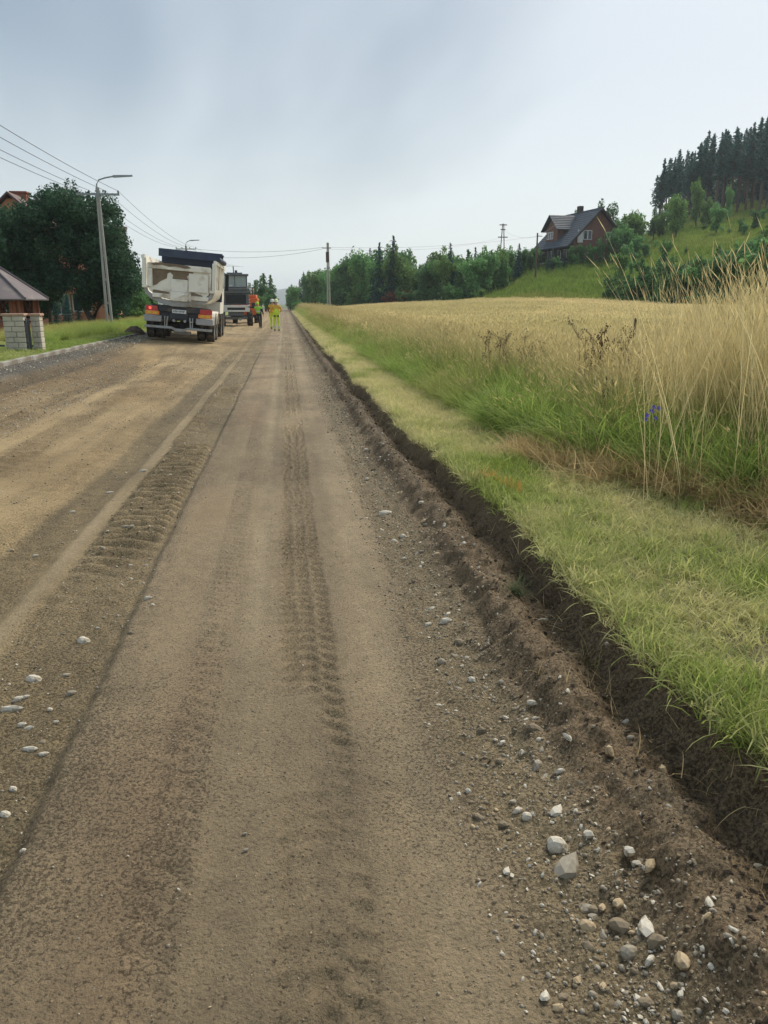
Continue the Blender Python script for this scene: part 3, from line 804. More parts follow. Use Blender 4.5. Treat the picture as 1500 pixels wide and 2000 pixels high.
tint = np.clip(.25 + 1.1 * fbm(X_ * .12, Y_ * .05, 3, 105) + .4 * fbm(X_ * .8, Y_ * .8, 2, 106), 0, .8)
s0 = np.concatenate([rnd(len(x), .85, 1.15), rnd(len(x2), .9, 1.2)])
P, rot, sc, t_, pk = stand(X_, Y_, gz_right, 1, 1, tint, 4, .06)
sc = np.stack([s0, s0, np.concatenate([rnd(len(x), .88, 1.05), rnd(len(x2), .92, 1.06)])], -1)
pk = np.where(np.arange(len(X_)) < len(x), pk, 4 + pk % 3)
scatter('grain_crop', P, rot, sc, t_, pk, pw + pf, 'ripe straw coloured grain filling the field', 'grain')

# hillside grass
ph2 = [clump('hill_clump', leaf_mat('hill_grass', (.15, .23, .04), (.26, .35, .075), .4, straw=(.34, .31, .10)), 70, .8, .25, .6, .05, 1.2, seg=2, seed=110 + i, up=.3) for i in range(3)]
n = 15000
D = np.exp(RNG.uniform(math.log(58), math.log(230), n)); a = rnd(n, phi_of(880), phi_of(1800))
x = np.sin(a) * D; y = np.cos(a) * D
ok = D > field_edge(x, y) + .3; x = x[ok]; y = y[ok]
rel = np.hypot(x, y) - field_edge(x, y)
P, rot, sc, t_, pk = stand(x, y, gz_right, .8, 1.4, np.clip(.1 + .9 * fbm(x * .08, y * .08, 3, 107) + .35 * (1 - sstep(2, 9, rel)), 0, .9), 3, .1)
P[:, 2] += .1
scatter('hillside_grass', P, rot, sc, t_, pk, ph2, 'rough green grass on the slope below the brown house', 'grass')

# left verge grass and weeds
n = 5200
y = rnd(n, 12, 60); x = -6.42 - RNG.uniform(size=n) ** 1.5 * 5.0
tall = sstep(24, 29, y) * sstep(6.9, 7.6, -x)
tint = np.clip(.15 + .9 * fbm(x * .6, y * .3, 3, 108) + .5 * sstep(7.8, 9.0, -x), 0, .95)
P, rot, sc, t_, pk = stand(x, y, gz_left, .8, 1.2, tint, 4, .15)
s0 = rnd(n, 1.3, 2.2)
sc = np.stack([np.where(tall > .5, .9, s0)] * 2 + [np.where(tall > .5, rnd(n, .45, .8), s0 * .55)], -1)
pk = np.where(tall > .5, 4 + pk, pk)
scatter('roadside_grass', P, rot, sc, t_, pk, pm + pt, 'rough grass and weeds behind the pale kerb', 'grass')

# hay raked along the foot of the uncut grass
phy = [clump('hay_clump', g_hay, 60, .16, .12, .42, .006, .7, seg=3, seed=120 + i, up=1.25) for i in range(4)]
def hay_line(y): return tall_x(y) - .16
xa = []; ya = []; ha = []
for k in range(950):
    yy = RNG.uniform(3.2, 6.6); w = max(0.12, .34 - .05 * (yy - 3.5))
    xx = float(hay_line(yy)) + RNG.normal(0, w * .55) + (.18 if yy < 5.2 else 0)
    if yy > 5.4 and RNG.uniform() < .35: continue
    xa.append(xx); ya.append(yy); ha.append(RNG.uniform(0, .16) * (1 if yy < 5.2 else .2))
xa = np.array(xa); ya = np.array(ya)
P, rot, sc, t_, pk = stand(xa, ya, gz_right, .7, 1.2, np.zeros(len(xa)), 4, .35)
P[:, 2] += np.array(ha) * .7
sc[:, 2] *= .5
scatter('raked_hay', P, rot, sc, t_, pk, phy, 'brown raked hay lying at the foot of the tall grass', 'hay')

# straws and root threads lying on the soil bank
n = 120
y = 1.4 + RNG.uniform(size=n) ** 1.6 * 14; x = edge_x(y) - np.abs(RNG.normal(0, .17, n)) - .02
pst = [clump('straw_wisp', g_hay, 4, .05, .05, .15, .0032, 1.4, seg=4, seed=130 + i, up=1.2) for i in range(4)]
P, rot, sc, t_, pk = stand(x, y, lambda a, b: road_fields(a, b)[0], .7, 1.3, np.zeros(n), 4, .4)
P[:, 2] += .01
scatter('loose_straw', P, rot, sc, t_, pk, pst, 'loose straws and roots lying on the dark soil bank', 'straw')

# ---- stones
def stone_mesh(name, seed, m, ang=0.25, sub=2, flat=.7):
    r = np.random.default_rng(seed)
    bm = bmesh.new(); bmesh.ops.create_icosphere(bm, subdivisions=sub, radius=1)
    dirs = r.normal(size=(13, 3)); dirs /= np.linalg.norm(dirs, axis=1)[:, None]; cut = r.uniform(.42, .78, 13)
    for v in bm.verts:
        p = np.array(v.co); k = 1.0
        for d, c in zip(dirs, cut):
            q = p @ d
            if q > c: k = min(k, (c / q) * ang + (1 - ang) if ang < 1 else c / q)
        p = p * k * (1 + .06 * math.sin(3 * p[0] + seed) * math.cos(4 * p[1]))
        v.co = Vector((p[0], p[1] * r.uniform(.98, 1.02), p[2] * flat))
    me = bpy.data.meshes.new(name); bm.to_mesh(me); bm.free()
    me.materials.append(m)
    me.polygons.foreach_set('use_smooth', [ang < .7] * len(me.polygons))
    return me
st_pale = mat('stone_pale', (.56, .52, .43), .75, .25, 1.6, 0, 6, dirt=(.27, .22, .15), dirt_amt=.5, dirt_scale=1.4)
st_grey = mat('stone_grey', (.30, .265, .205), .8, .25, 1.6, 0, 6, dirt=(.17, .135, .09), dirt_amt=.5, dirt_scale=1.2)
st_brown = mat('stone_brown', (.225, .178, .115), .85, .25, 1.6, 0, 6, dirt=(.165, .13, .085), dirt_amt=.6, dirt_scale=1.2)
st_tan = mat('stone_tan', (.42, .32, .19), .75, .2, 1.6, 0, 6, dirt=(.22, .16, .10), dirt_amt=.35, dirt_scale=1.2)
SM = {}
for kk, m_ in (('pale', st_pale), ('grey', st_grey), ('brown', st_brown), ('tan', st_tan)):
    SM[kk] = [stone_mesh('stone', i * 7 + hash(kk) % 1 + len(kk) * 13, m_, [.75, 1.0, 1.0, .9][i % 4], 2, [.7, .75, .8, .62][i % 4]) for i in range(4)]
# single stones read off the photograph: px, py, half-width px, kind, shape, elongation, roll
ST = [(1087, 1649, 21, 'pale', 0, 1.1, 0), (1110, 1690, 30, 'grey', 2, 1.25, .3), (1148, 1629, 13, 'pale', 2, 1.0, 1.0), (1089, 1582, 16, 'pale', 2, 1.2, .2),
      (1295, 1510, 17, 'tan', 2, 2.2, 1.2), (1191, 1468, 14, 'tan', 2, 2.0, 1.3), (1227, 1661, 14, 'pale', 2, 1.6, 1.1), (1241, 1686, 11, 'pale', 2, 1.5, 1.3), (1271, 1687, 17, 'tan', 1, 1.7, .9),
      (1208, 1762, 12, 'tan', 0, 1.2, 1.2), (1177, 1771, 9, 'tan', 0, 1.3, 1.2), (1157, 1774, 10, 'brown', 0, 1.2, .2), (1148, 1808, 14, 'tan', 2, 1.4, .2), (1262, 1808, 23, 'pale', 2, 1.3, .7), (1206, 1803, 20, 'brown', 0, 1.2, .2),
      (1283, 1838, 22, 'brown', 1, 1.2, .8), (1229, 1858, 17, 'grey', 0, 1.5, .4), (1270, 1873, 11, 'pale', 1, 1.5, .5), (1334, 1874, 17, 'tan', 0, 1.5, 1.4), (1065, 1944, 12, 'pale', 2, 1.1, .3), (1089, 1967, 9, 'tan', 0, 1.1, 0),
      (1178, 1925, 8, 'tan', 0, 1.3, 1.3), (1157, 1941, 8, 'grey', 0, 1.1, 0), (1323, 1981, 11, 'grey', 0, 1.2, .2), (1330, 1939, 7, 'pale', 2, 1.1, .1), (1019, 1468, 8, 'pale', 1, 1.2, 1.2), (1050, 1493, 16, 'grey', 1, 1.25, .8),
      (1095, 1505, 9, 'pale', 1, 1.4, .4), (914, 1544, 7, 'pale', 0, 1.1, 1), (1029, 1594, 11, 'pale', 0, 1.3, .3), (1012, 1581, 10, 'pale', 1, 1.3, .5), (931, 1593, 11, 'brown', 1, 1.1, 0), (984, 1609, 13, 'brown', 1, 1.3, .5),
      (940, 1426, 13, 'brown', 1, 1.1, .3), (1040, 1421, 17, 'brown', 1, 1.5, .1), (990, 1700, 10, 'pale', 2, 1.2, .6), (982, 1449, 8, 'pale', 1, 1.5, .5), (1054, 1444, 7, 'pale', 0, 1.5, 0), (975, 1485, 9, 'brown', 0, 1.1, 0),
      (872, 1212, 13, 'pale', 1, 1.15, .2), (837, 1219, 8, 'pale', 1, 1.2, 0), (868, 1026, 9, 'pale', 1, 1.4, 1.1), (952, 1259, 10, 'grey', 1, 1.5, 1.1), (896, 1252, 11, 'brown', 0, 1.2, 0), (863, 1292, 10, 'grey', 0, 1.3, .5),
      (921, 1327, 9, 'pale', 0, 1.2, .4), (1038, 1371, 8, 'pale', 0, 1.7, .1), (1061, 1212, 9, 'pale', 1, 1.8, .1), (1185, 1257, 5, 'grey', 0, 1, 0), (808, 1135, 7, 'brown', 2, 1.1, 0), (1232, 1440, 9, 'grey', 1, 1.1, 0),
      (753, 1003, 13, 'pale', 1, 1.5, .2), (787, 1047, 7, 'pale', 0, 1.3, 0), (770, 1057, 7, 'pale', 0, 1.3, .2), (717, 935, 5, 'pale', 1, 1.2, .2), (715, 878, 5, 'pale', 1, 1.2, .2), (748, 868, 5, 'grey', 1, 1.2, .2), (823, 1077, 6, 'grey', 1, 1.2, .2),
      (290, 1168, 8, 'pale', 1, 1.2, .1), (298, 1181, 4, 'pale', 0, 1.1, 0), (163, 1252, 12, 'pale', 0, 1.3, .1), (65, 1326, 12, 'pale', 0, 1.5, .3), (25, 1385, 14, 'pale', 1, 1.8, .2), (40, 1364, 10, 'pale', 1, 1.5, .3), (52, 1360, 6, 'pale', 1, 1, .3),
      (60, 1463, 12, 'pale', 1, 1.6, 0), (86, 1472, 8, 'pale', 1, 1.5, .2), (187, 1072, 7, 'pale', 0, 1.3, 0), (200, 1070, 5, 'grey', 0, 1.3, 0), (255, 1235, 7, 'brown', 0, 1.3, 0), (10, 1590, 9, 'pale', 0, 1.3, 0), (140, 1353, 9, 'grey', 1, 1.3, .4),
      (130, 1318, 8, 'grey', 1, 1.3, .4), (44, 1415, 9, 'pale', 1, 1.2, 0), (25, 1540, 7, 'pale', 0, 1, 0), (46, 1660, 5, 'pale', 0, 1, 0), (110, 1410, 6, 'pale', 1, 1, 0), (97, 1385, 5, 'pale', 0, 1.2, 0), (191, 1226, 4, 'pale', 1, 1, 0), (245, 1029, 7, 'grey', 1, 1.5, 0),
      (258, 1027, 5, 'pale', 1, 1, 0), (215, 962, 6, 'pale', 1, 1.6, 0), (280, 920, 6, 'pale', 1, 1.6, 0), (142, 1000, 5, 'pale', 1, 1.4, 0), (70, 1085, 5, 'pale', 1, 1.4, 0), (20, 1075, 6, 'tan', 1, 1.6, 0), (478, 1628, 5, 'grey', 1, 1, 0), (480, 1660, 6, 'grey', 1, 1.2, 0)]
RS = random.Random(5)
def place_stone(px, py, hw, kind, shp, el, roll):
    p = on_z(px, py, 0.0)
    for _ in range(5):
        z = float(road_z(p.x, p.y)[0]); p = on_z(px, py, z + .005)
    dist = (p - Vector((0, 0, H))).length
    r = hw / 1500 * dist * 1.25
    o = link('stone', SM[kind][shp % 4], road, (p.x, p.y, p.z - r * .12))
    o.rotation_euler = (RS.uniform(-.3, .3), roll * .5, roll + RS.uniform(-.2, .2))
    o.scale = (r * max(1, el * .85), r * .9 / max(1, el * .72), r * RS.uniform(.95, 1.25))
    return o
for s in ST: place_stone(*s)
# further stones in the gravel, still one by one
for k in range(170):
    for _ in range(30):
        yy = 1.35 + RS.random() ** 1.8 * 7.5
        if RS.random() < .72: xx = RS.gauss(.80, .15)
        else: xx = RS.uniform(-1.40, -.90)
        if .52 < xx < 1.25 or -1.4 < xx < -.9: break
    z = float(road_z(xx, yy)[0]); r = RS.uniform(.008, .021) * (1 + .08 * yy)
    kind = RS.choices(['pale', 'grey', 'brown', 'tan'], [.34, .26, .28, .12])[0]
    o = link('stone', SM[kind][RS.randrange(4)], road, (xx, yy, z - r * .1))
    o.rotation_euler = (RS.uniform(-.4, .4), RS.uniform(-.4, .4), RS.uniform(0, 6.28))
    o.scale = (r * RS.uniform(.9, 1.5), r * RS.uniform(.75, 1.1), r * RS.uniform(.8, 1.1))
# small gravel and clods that nobody could count
GP = [proto('pebble', stone_mesh('pebble', 300 + i, m_, a_, 1)) for i, (m_, a_) in enumerate([(st_grey, .4), (st_brown, .9), (st_pale, .9), (st_brown, .3), (st_tan, .6)])]
def rz(a, b): return road_fields(a, b)[0]
def pebbles(n, xf, yf, rmin, rmax, pal):
    y = yf(n); x = xf(n, y)
    P = np.stack([x, y, rz(x, y)], -1)
    s = rmin * (rmax / rmin) ** (RNG.uniform(size=n) ** 2.0) * (1 + .045 * y)
    P[:, 2] += s * .1
    rot = rnd(3 * n, 0, 6.28).reshape(n, 3) * np.array([.15, .15, 1])
    sc = np.stack([s * rnd(n, .8, 1.5), s * rnd(n, .7, 1.1), s * rnd(n, .7, 1.1)], -1)
    return P, rot, sc, np.zeros(n), RNG.choice(5, n, p=pal)
sets = [pebbles(9500, lambda n, y: np.clip(RNG.normal(.79, .15, n), .5, 1.3) , lambda n: 1.1 + RNG.uniform(size=n) ** 2.2 * 14, .0028, .011, [.30, .28, .20, .14, .08]),
        pebbles(2600, lambda n, y: RNG.normal(.82, .14, n), lambda n: rnd(n, 12, 45), .004, .009, [.3, .32, .14, .17, .07]),
        pebbles(3200, lambda n, y: rnd(n, -1.42, -.86), lambda n: 1.3 + RNG.uniform(size=n) ** 1.5 * 20, .0028, .009, [.3, .3, .17, .17, .06]),
        pebbles(4200, lambda n, y: rnd(n, -5.0, -3.45), lambda n: 8.5 + RNG.uniform(size=n) ** 1.5 * 14, .005, .013, [.25, .12, .38, .05, .2]),
        pebbles(1800, lambda n, y: rnd(n, -6.1, -5.0), lambda n: rnd(n, 15, 34), .007, .018, [.45, .2, .25, .07, .03]),
        pebbles(3200, lambda n, y: rnd(n, -.85, .55), lambda n: 1.1 + RNG.uniform(size=n) ** 1.6 * 16, .002, .006, [.3, .36, .10, .17, .07]),
        pebbles(3200, lambda n, y: rnd(n, -3.6, -1.5), lambda n: rnd(n, 5, 26), .003, .011, [.3, .26, .18, .17, .09])]
P, rot, sc, t_, pk = [np.concatenate(q) for q in zip(*sets)]
scatter('gravel', P, rot, sc, t_, pk, GP, 'small loose gravel strewn over the stripped road and below the bank', 'gravel')
m_clod = mat('clod_soil', (.095, .068, .043), .95, .3, 1.5)
CP = [proto('clod', stone_mesh('clod', 400 + i, m_clod, .95, 1, .7)) for i in range(4)]
n = 3600
y = 1.2 + RNG.uniform(size=n) ** 2.0 * 16; x = edge_x(y) - .12 - np.abs(RNG.normal(0, .22, n))
P = np.stack([x, y, rz(x, y)], -1); s = .004 * (5 ** (RNG.uniform(size=n) ** 2.4)) * (1 + .03 * y)
sc = np.stack([s * rnd(n, .8, 1.4), s, s * rnd(n, .7, 1)], -1)
scatter('soil_clods', P, rnd(3 * n, 0, 6.28).reshape(n, 3), sc, np.zeros(n), RNG.integers(0, 4, n), CP, 'crumbled dark soil clods on the dug bank', 'soil')

# ---- named plants and marks by the verge
def tuft(name, p, m, n, rad, h0, h1, w, bend, up, seed, label, cat, parent_name='blades', rot=(0, 0, 0)):
    V, F, S, Hh = blades(n, rad, h0, h1, w, bend, 5, seed, up=up)
    o = link(name, np_mesh(name, V, F, [m], True, {'shade': ('FLOAT', 'POINT', S), 'h': ('FLOAT', 'POINT', Hh)}), None, p)
    o.rotation_euler = rot
    return tag(o, label, cat)
def on_road(px, py):
    p = on_z(px, py, .1)
    for _ in range(6): p = on_z(px, py, float(road_z(p.x, p.y)[0]) + .005)
    return p
g_blue = leaf_mat('torn_grass', (.13, .17, .09), (.25, .28, .15), .3)
tuft('grass_tuft', on_road(1010, 1160), g_blue, 120, .035, .06, .15, .0035, 1.4, .55, 201, 'torn greyish green grass tuft lying on the soil ledge', 'grass tuft', rot=(.5, -.5, .4))
tuft('grass_tuft', on_road(1155, 1300), leaf_mat('wilted_grass', (.20, .18, .07), (.34, .30, .12), .3), 34, .07, .06, .17, .0035, 1.6, 1.1, 202, 'sparse wilted yellowish grass wisps fallen into the ditch', 'grass tuft')
tuft('grass_tuft', on_road(1470, 1440), g_mown, 130, .07, .08, .20, .0042, 1.8, .9, 203, 'slumped green sod clump hanging over the dug bank', 'grass tuft', rot=(0, -.5, 0))
tuft('grass_tuft', on_road(1180, 1345), g_hay, 22, .09, .05, .14, .003, 1.2, 1.2, 204, 'dry brown grass roots sticking out of the ditch soil', 'grass tuft')
# orange survey paint sprayed on the grass
m_or = leaf_mat('spray_paint', (.62, .24, .07), (.62, .36, .12), .2)
p = on_z(978, 946, .33)
V = []; F = []; S = []; Hh = []
rr = np.random.default_rng(31); b0 = 0
for k in range(46):
    t = (k + rr.uniform()) / 46 - .5
    v, f, s, h_ = blades(4, .02, .03, .062, .004, 1.2, 3, 900 + k, up=.5)
    off = np.array([p.x - t * .10 + rr.normal(0, .018), p.y + t * .62 + rr.normal(0, .015), 0]); off[2] = float(gz_right(off[0], off[1])) + .006
    V.append(v * np.array([1.4, 1.4, 2.4]) + off); F.append(f + b0); S.append(s); Hh.append(h_); b0 += len(v)
tag(link('paint_mark', np_mesh('paint_mark', np.concatenate(V), np.concatenate(F), [m_or], True, {'shade': ('FLOAT', 'POINT', np.concatenate(S)), 'h': ('FLOAT', 'POINT', np.concatenate(Hh))})),
    'orange survey paint sprayed across the mown grass', 'paint mark')
# blue bellflower
pb_ = at_d(1268, 960, 6.0); fx, fy = pb_.x, pb_.y; fz = float(gz_right(fx, fy))
fl = empty('bellflower', (fx, fy, fz), label='violet blue flowering plant at the foot of the dry grass', cat='flower')
m_stem = mat('flower_stem', (.09, .15, .04), .7); m_pet = mat('violet_petal', (.20, .15, .55), .6, .2, 20)
s = MB(); tips = []
top = at_d(1270, 803, 6.0)
for k in range(6):
    tx, tz = [(-.03, -.03), (.055, .02), (.0, .0), (-.045, -.06), (.03, -.05), (.01, .03)][k]
    tip = Vector((top.x - fx + tx, top.y - fy - .02, top.z - fz + tz)); tips.append(tip)
    s.tube([(0.01 * k - .03, 0, 0), (tip.x * .5 + .01 * k - .02, tip.y * .4, tip.z * .6), tip], [.004, .003, .002], 5)
s.build('stem', m_stem, fl, True)
for k, tip in enumerate(tips):
    f = MB()
    for j in range(5):
        a = j * 1.2566 + k; c, sn = math.cos(a), math.sin(a)
        f.add([(0, 0, 0), (c * .010 - sn * .009, sn * .010 + c * .009, .010), (c * .024, sn * .024, .006), (c * .010 + sn * .009, sn * .010 - c * .009, .010)], [(0, 1, 2, 3)])
    o = f.build('flower_head', m_pet, fl, loc=tip); o.rotation_euler = (.9, .2 * k - .4, 0)
# dead dock and tansy stems standing in the margin
m_dock = mat('dock_seed', (.13, .075, .04), .9, .3, 20); m_tansy = mat('seed_umbel', (.26, .20, .10), .9, .3, 20)
m_nettle = leaf_mat('weed_leaf', (.045, .095, .025), (.08, .15, .04), .25)
def weed(px, py_top, D, label, kind, seed):
    r = random.Random(seed)
    a = at_d(px, py_top, D); z = float(gz_right(a.x, a.y)); h = max(.5, a.z - z)
    e = empty('weed_plant', (a.x, a.y, z), label=label, cat='weed', group='dead weeds standing in the grass margin' if kind != 'leafy' else None)
    s = MB(); hd = MB()
    for k in range(r.randint(2, 3) if kind != 'leafy' else 1):
        bx, by = r.uniform(-.08, .08), r.uniform(-.08, .08); lx, ly = r.uniform(-.1, .1), r.uniform(-.06, .06)
        tp = Vector((bx + lx, by + ly, h * r.uniform(.85, 1)))
        s.tube([(bx, by, 0), (bx + lx * .3, by + ly * .3, h * .5), tp], [.006, .005, .003], 5)
        for j in range(7):
            t = r.uniform(.6, .98); p = Vector((bx + lx * t, by + ly * t, tp.z * t)); a_ = r.uniform(0, 6.28); L = r.uniform(.06, .16)
            q = p + Vector((math.cos(a_) * L * .6, math.sin(a_) * L * .6, L))
            s.tube([p, q], [.003, .002], 4)
            for i in range(5):
                w = q + Vector((r.gauss(0, .014), r.gauss(0, .014), r.gauss(0, .018)))
                hd.lathe([(0, -.008), (.008, 0), (0, .009)], w, n=5)
    s.build('stem', MATS['dock_seed'] if kind == 'dock' else MATS['seed_umbel'] if kind == 'tansy' else m_stem, e, True)
    if kind == 'leafy':
        V = []; F = []; S = []
        for j in range(150):
            t = r.uniform(.15, 1); a_ = r.uniform(0, 6.28); L = .11 * (1.2 - t * .7); w = .022; p = np.array([0, 0, h * t])
            d = np.array([math.cos(a_), math.sin(a_), .25]); sd = np.array([-math.sin(a_), math.cos(a_), 0]); k0 = len(V)
            V += [p, p + d * L * .5 + sd * w, p + d * L + np.array([0, 0, -.03]), p + d * L * .5 - sd * w]; S += [r.random()] * 4; F.append((k0, k0 + 1, k0 + 2, k0 + 3))
        link('foliage', np_mesh('foliage', V, F, [m_nettle], False, {'shade': ('FLOAT', 'POINT', S)}), e)
    else:
        tag(hd.build('seed_heads', MATS['dock_seed'] if kind == 'dock' else MATS['seed_umbel'], e), kind='stuff')
for k, (px, py, D) in enumerate([(960, 655, 10.5), (985, 650, 10.2), (1010, 652, 10.6), (1035, 660, 10.3), (1055, 668, 10.5), (1148, 640, 8.2), (1172, 622, 8.3), (1190, 645, 8.4), (1222, 650, 8.2), (1240, 655, 8.3), (860, 640, 15), (845, 650, 16)]):
    weed(px, py, D, 'dead brown weed with branching seed heads standing in the grass margin', 'tansy' if k % 3 else 'dock', 40 + k)
weed(1190, 735, 7.2, 'dark green leafy weed standing among the uncut grass beside the violet flowers', 'leafy', 77)
# ------------------------------------------------------------------ vehicles
def mud_paint(name, col, mud, z_lo=None, z_hi=None, amt=.5, scale=1.6, rough=.45):
    """paint with dried mud spattered on it"""
    m = mat(name, col, rough, .06, 3.0, dirt=mud, dirt_amt=amt, dirt_scale=scale, bump=.004, bscale=14)
    return m
m_white = mud_paint('truck_white', (.84, .81, .72), (.48, .40, .29), amt=.28)
m_gate = mud_paint('tailgate_white', (.86, .82, .72), (.36, .27, .18), amt=.38, scale=1.3)
m_mud = mat('dried_mud', (.20, .15, .10), .95, .25, 4, .02, 12)
m_steel = mat('grey_steel', (.34, .345, .34), .5, .15, 5, dirt=(.25, .21, .16), dirt_amt=.45)
m_frame = mat('dark_frame', (.030, .034, .042), .6, .2, 5, dirt=(.10, .085, .065), dirt_amt=.4)
m_navy = mat('navy_tarp', (.022, .036, .070), .6, .2, 3)
m_tyre = mat('tyre_rubber', (.028, .027, .026), .85, .25, 6, .01, 20, dirt=(.13, .10, .07), dirt_amt=.5, dirt_scale=4)
m_rim = mat('wheel_steel', (.45, .44, .41), .5, .15, 6, dirt=(.25, .2, .14), dirt_amt=.5, dirt_scale=4)
m_red = mat('lamp_red', (.50, .03, .025), .25, .1, 20, coat=.5)
m_lit = mat('lamp_lit', (.7, .05, .04), .25, .1, 20, emit=((1, .12, .08), .35))
m_amb = mat('lamp_amber', (.85, .24, .03), .3, .1, 20, coat=.3)
m_yel = mat('reflector_yellow', (.75, .47, .06), .35, .1, 20)
m_plate = mat('plate_white', (.66, .68, .68), .5, .1, 8)
m_black = mat('black_plastic', (.012, .013, .015), .6, .2, 6)
m_glass = mat('cab_glass', (.10, .13, .13), .06, .1, 2)
m_scr = mat('windscreen_glass', (.33, .39, .37), .08, .15, 1.5)

def wheel(parent, x, y, r, w, side, dual=False):
    """rim facing 'side' with a lugged tyre"""
    b = MB()
    s = side
    b.lathe([(0, s * w * .20), (r * .16, s * w * .30), (r * .20, s * w * .12), (r * .40, s * w * .02), (r * .50, s * w * .10), (r * .58, s * w * .40), (r * .60, s * w * .42), (r * .60, -s * w * .4), (0, -s * w * .4)], axis='X', n=22)
    for k in range(8):
        a = k * math.pi / 4
        b.cyl((s * w * .05, math.cos(a) * r * .33, math.sin(a) * r * .33), (s * w * .13, math.cos(a) * r * .33, math.sin(a) * r * .33), r * .03, n=6)
    o = b.build('wheel', m_rim, parent, True, loc=(x, y, r))
    t = MB()
    hw = w / 2
    t.lathe([(r * .58, -hw * .8), (r * .72, -hw), (r * .92, -hw), (r * .975, -hw * .82), (r * .975, hw * .82), (r * .92, hw), (r * .72, hw), (r * .58, hw * .8)], axis='X', n=30)
    for k in range(26):
        a0 = 2 * math.pi * k / 26; da = .075
        for s0, s1, sh in ((-hw * .95, -hw * .12, 0), (hw * .12, hw * .95, .12)):
            P = []
            for rr in (r * .93, r):
                for a, xx in ((a0 + sh, s0), (a0 + sh + .03, s1), (a0 + sh + .03 + da, s1), (a0 + sh + da, s0)):
                    P.append((xx, math.cos(a) * rr, math.sin(a) * rr))
            t.hexa(P)
    t.build('tyre', m_tyre, o, True)
    return o

# ---- dump truck, seen from behind: local x right, y forward, z up, rear at y=0
TP = at_y(348, 665.6, 30.0)
truck = empty('dump_truck', (TP.x, TP.y, TP.z), (0, math.radians(5.0), math.radians(1.0)), 'white muddy tipper lorry with navy tarp cover standing on the stripped road', 'lorry')
def U(w, top, mid, bot, n=9):                             # half pipe outline, open at the top
    pts = [(-w, top), (-w, mid)]
    for k in range(1, n):
        a = math.pi * k / n
        pts.append((-w * math.cos(a) * .98, mid - (mid - bot) * math.sin(a) ** .75))
    return pts + [(w, mid), (w, top)]
o_, i_ = U(1.26, 2.82, 1.92, 1.27), U(1.17, 2.82, 1.95, 1.37)
b = MB(); n_ = len(o_); V = []
for yy in (.10, 4.75):
    V += [(x, yy, z) for x, z in o_] + [(x, yy, z) for x, z in i_]
Fb = []
for k in range(n_ - 1):
    Fb += [(k, k + 1, 2 * n_ + k + 1, 2 * n_ + k), (n_ + k + 1, n_ + k, 3 * n_ + k, 3 * n_ + k + 1), (k + 1, k, n_ + k, n_ + k + 1)]
Fb += [(0, 2 * n_, 3 * n_, n_), (n_ - 1, 2 * n_ - 1, 4 * n_ - 1, 3 * n_ - 1)]
b.add(V, Fb)
for sx in (-1, 1):
    for yy in (.7, 1.6, 2.5, 3.4, 4.3):                   # side ribs
        b.box(min(sx * 1.262, sx * 1.33), max(sx * 1.262, sx * 1.33), yy, yy + .12, 1.95, 2.80)
    b.box(min(sx * 1.20, sx * 1.36), max(sx * 1.20, sx * 1.36), .05, 4.75, 2.822, 2.93)
b.build('tipper_body', m_white, truck, True)
b = MB(); b.extrude_xz(U(1.30, 1.95, 1.94, 1.22) + U(1.20, 1.951, 1.96, 1.42)[::-1], -.02, .10); b.build('floor_rim', m_steel, truck)
# tailgate: dished white sheet with raised frame and recessed fields
tg = MB()
tg.extrude_xz(U(1.14, 2.66, 1.95, 1.44), -.02, .08)
tail = tg.build('tailgate', m_gate, truck)
fr = MB()
fr.box(-1.12, 1.12, -.10, -.022, 2.50, 2.70, 0, .02)
fr.box(-1.12, -.95, -.10, -.022, 1.86, 2.498, 0, .02); fr.box(1.07, 1.14, -.10, -.022, 1.86, 2.498, 0, .02)
fr.box(-.94, 1.06, -.085, -.022, 1.50, 1.655, 0, .02)
fr.build('tailgate_frame', m_gate, tail)
md = MB(); md.extrude_xz([(-.95, 2.49), (.50, 2.49), (.46, 2.38), (.30, 2.36), (.27, 2.30), (.33, 2.20), (-.24, 2.20), (-.22, 2.33), (-.33, 2.42), (-.42, 2.36), (-.44, 2.20), (-.66, 2.08), (-.80, 1.95), (-.92, 1.9)], -.034, -.021)
md.extrude_xz([(-.93, 1.75), (-.88, 1.77), (-.36, 1.72), (-.36, 1.657), (-.93, 1.657)], -.034, -.021)
md.extrude_xz([(.40, 1.66), (.45, 1.78), (.82, 1.70), (.85, 1.657)], -.034, -.021)
md.extrude_xz([(-.80, 2.72), (-.10, 2.715), (.30, 2.69), (.42, 2.62), (.2, 2.585), (-.1, 2.63), (-.35, 2.60), (-.6, 2.64), (-.9, 2.61), (-1.0, 2.68)], -.108, -.099)
md.build('dried_mud', m_mud, tail)
cp = MB(); cp.box(-.28, .30, -.075, -.036, 1.76, 2.19, 0, .012); cp.box(-.30, .32, -.095, -.036, 1.43, 1.755, 0, .015)
cp.build('centre_panel', m_white, tail)
rp_ = MB(); rp_.box(.34, 1.05, -.055, -.036, 1.79, 2.44, 0, .012); rp_.build('side_panel', m_white, tail)
lv = MB(); lv.cyl((.02, -.12, 1.60), (.28, -.12, 1.70), .025, n=8); lv.cyl((.28, -.10, 1.70), (.28, -.15, 1.70), .06, n=12); lv.cyl((.02, -.10, 1.60), (.02, -.15, 1.60), .045, n=12)
lv.box(.36, .44, -.12, -.096, 1.45, 1.72)
lv.build('latch', m_white, tail, True)
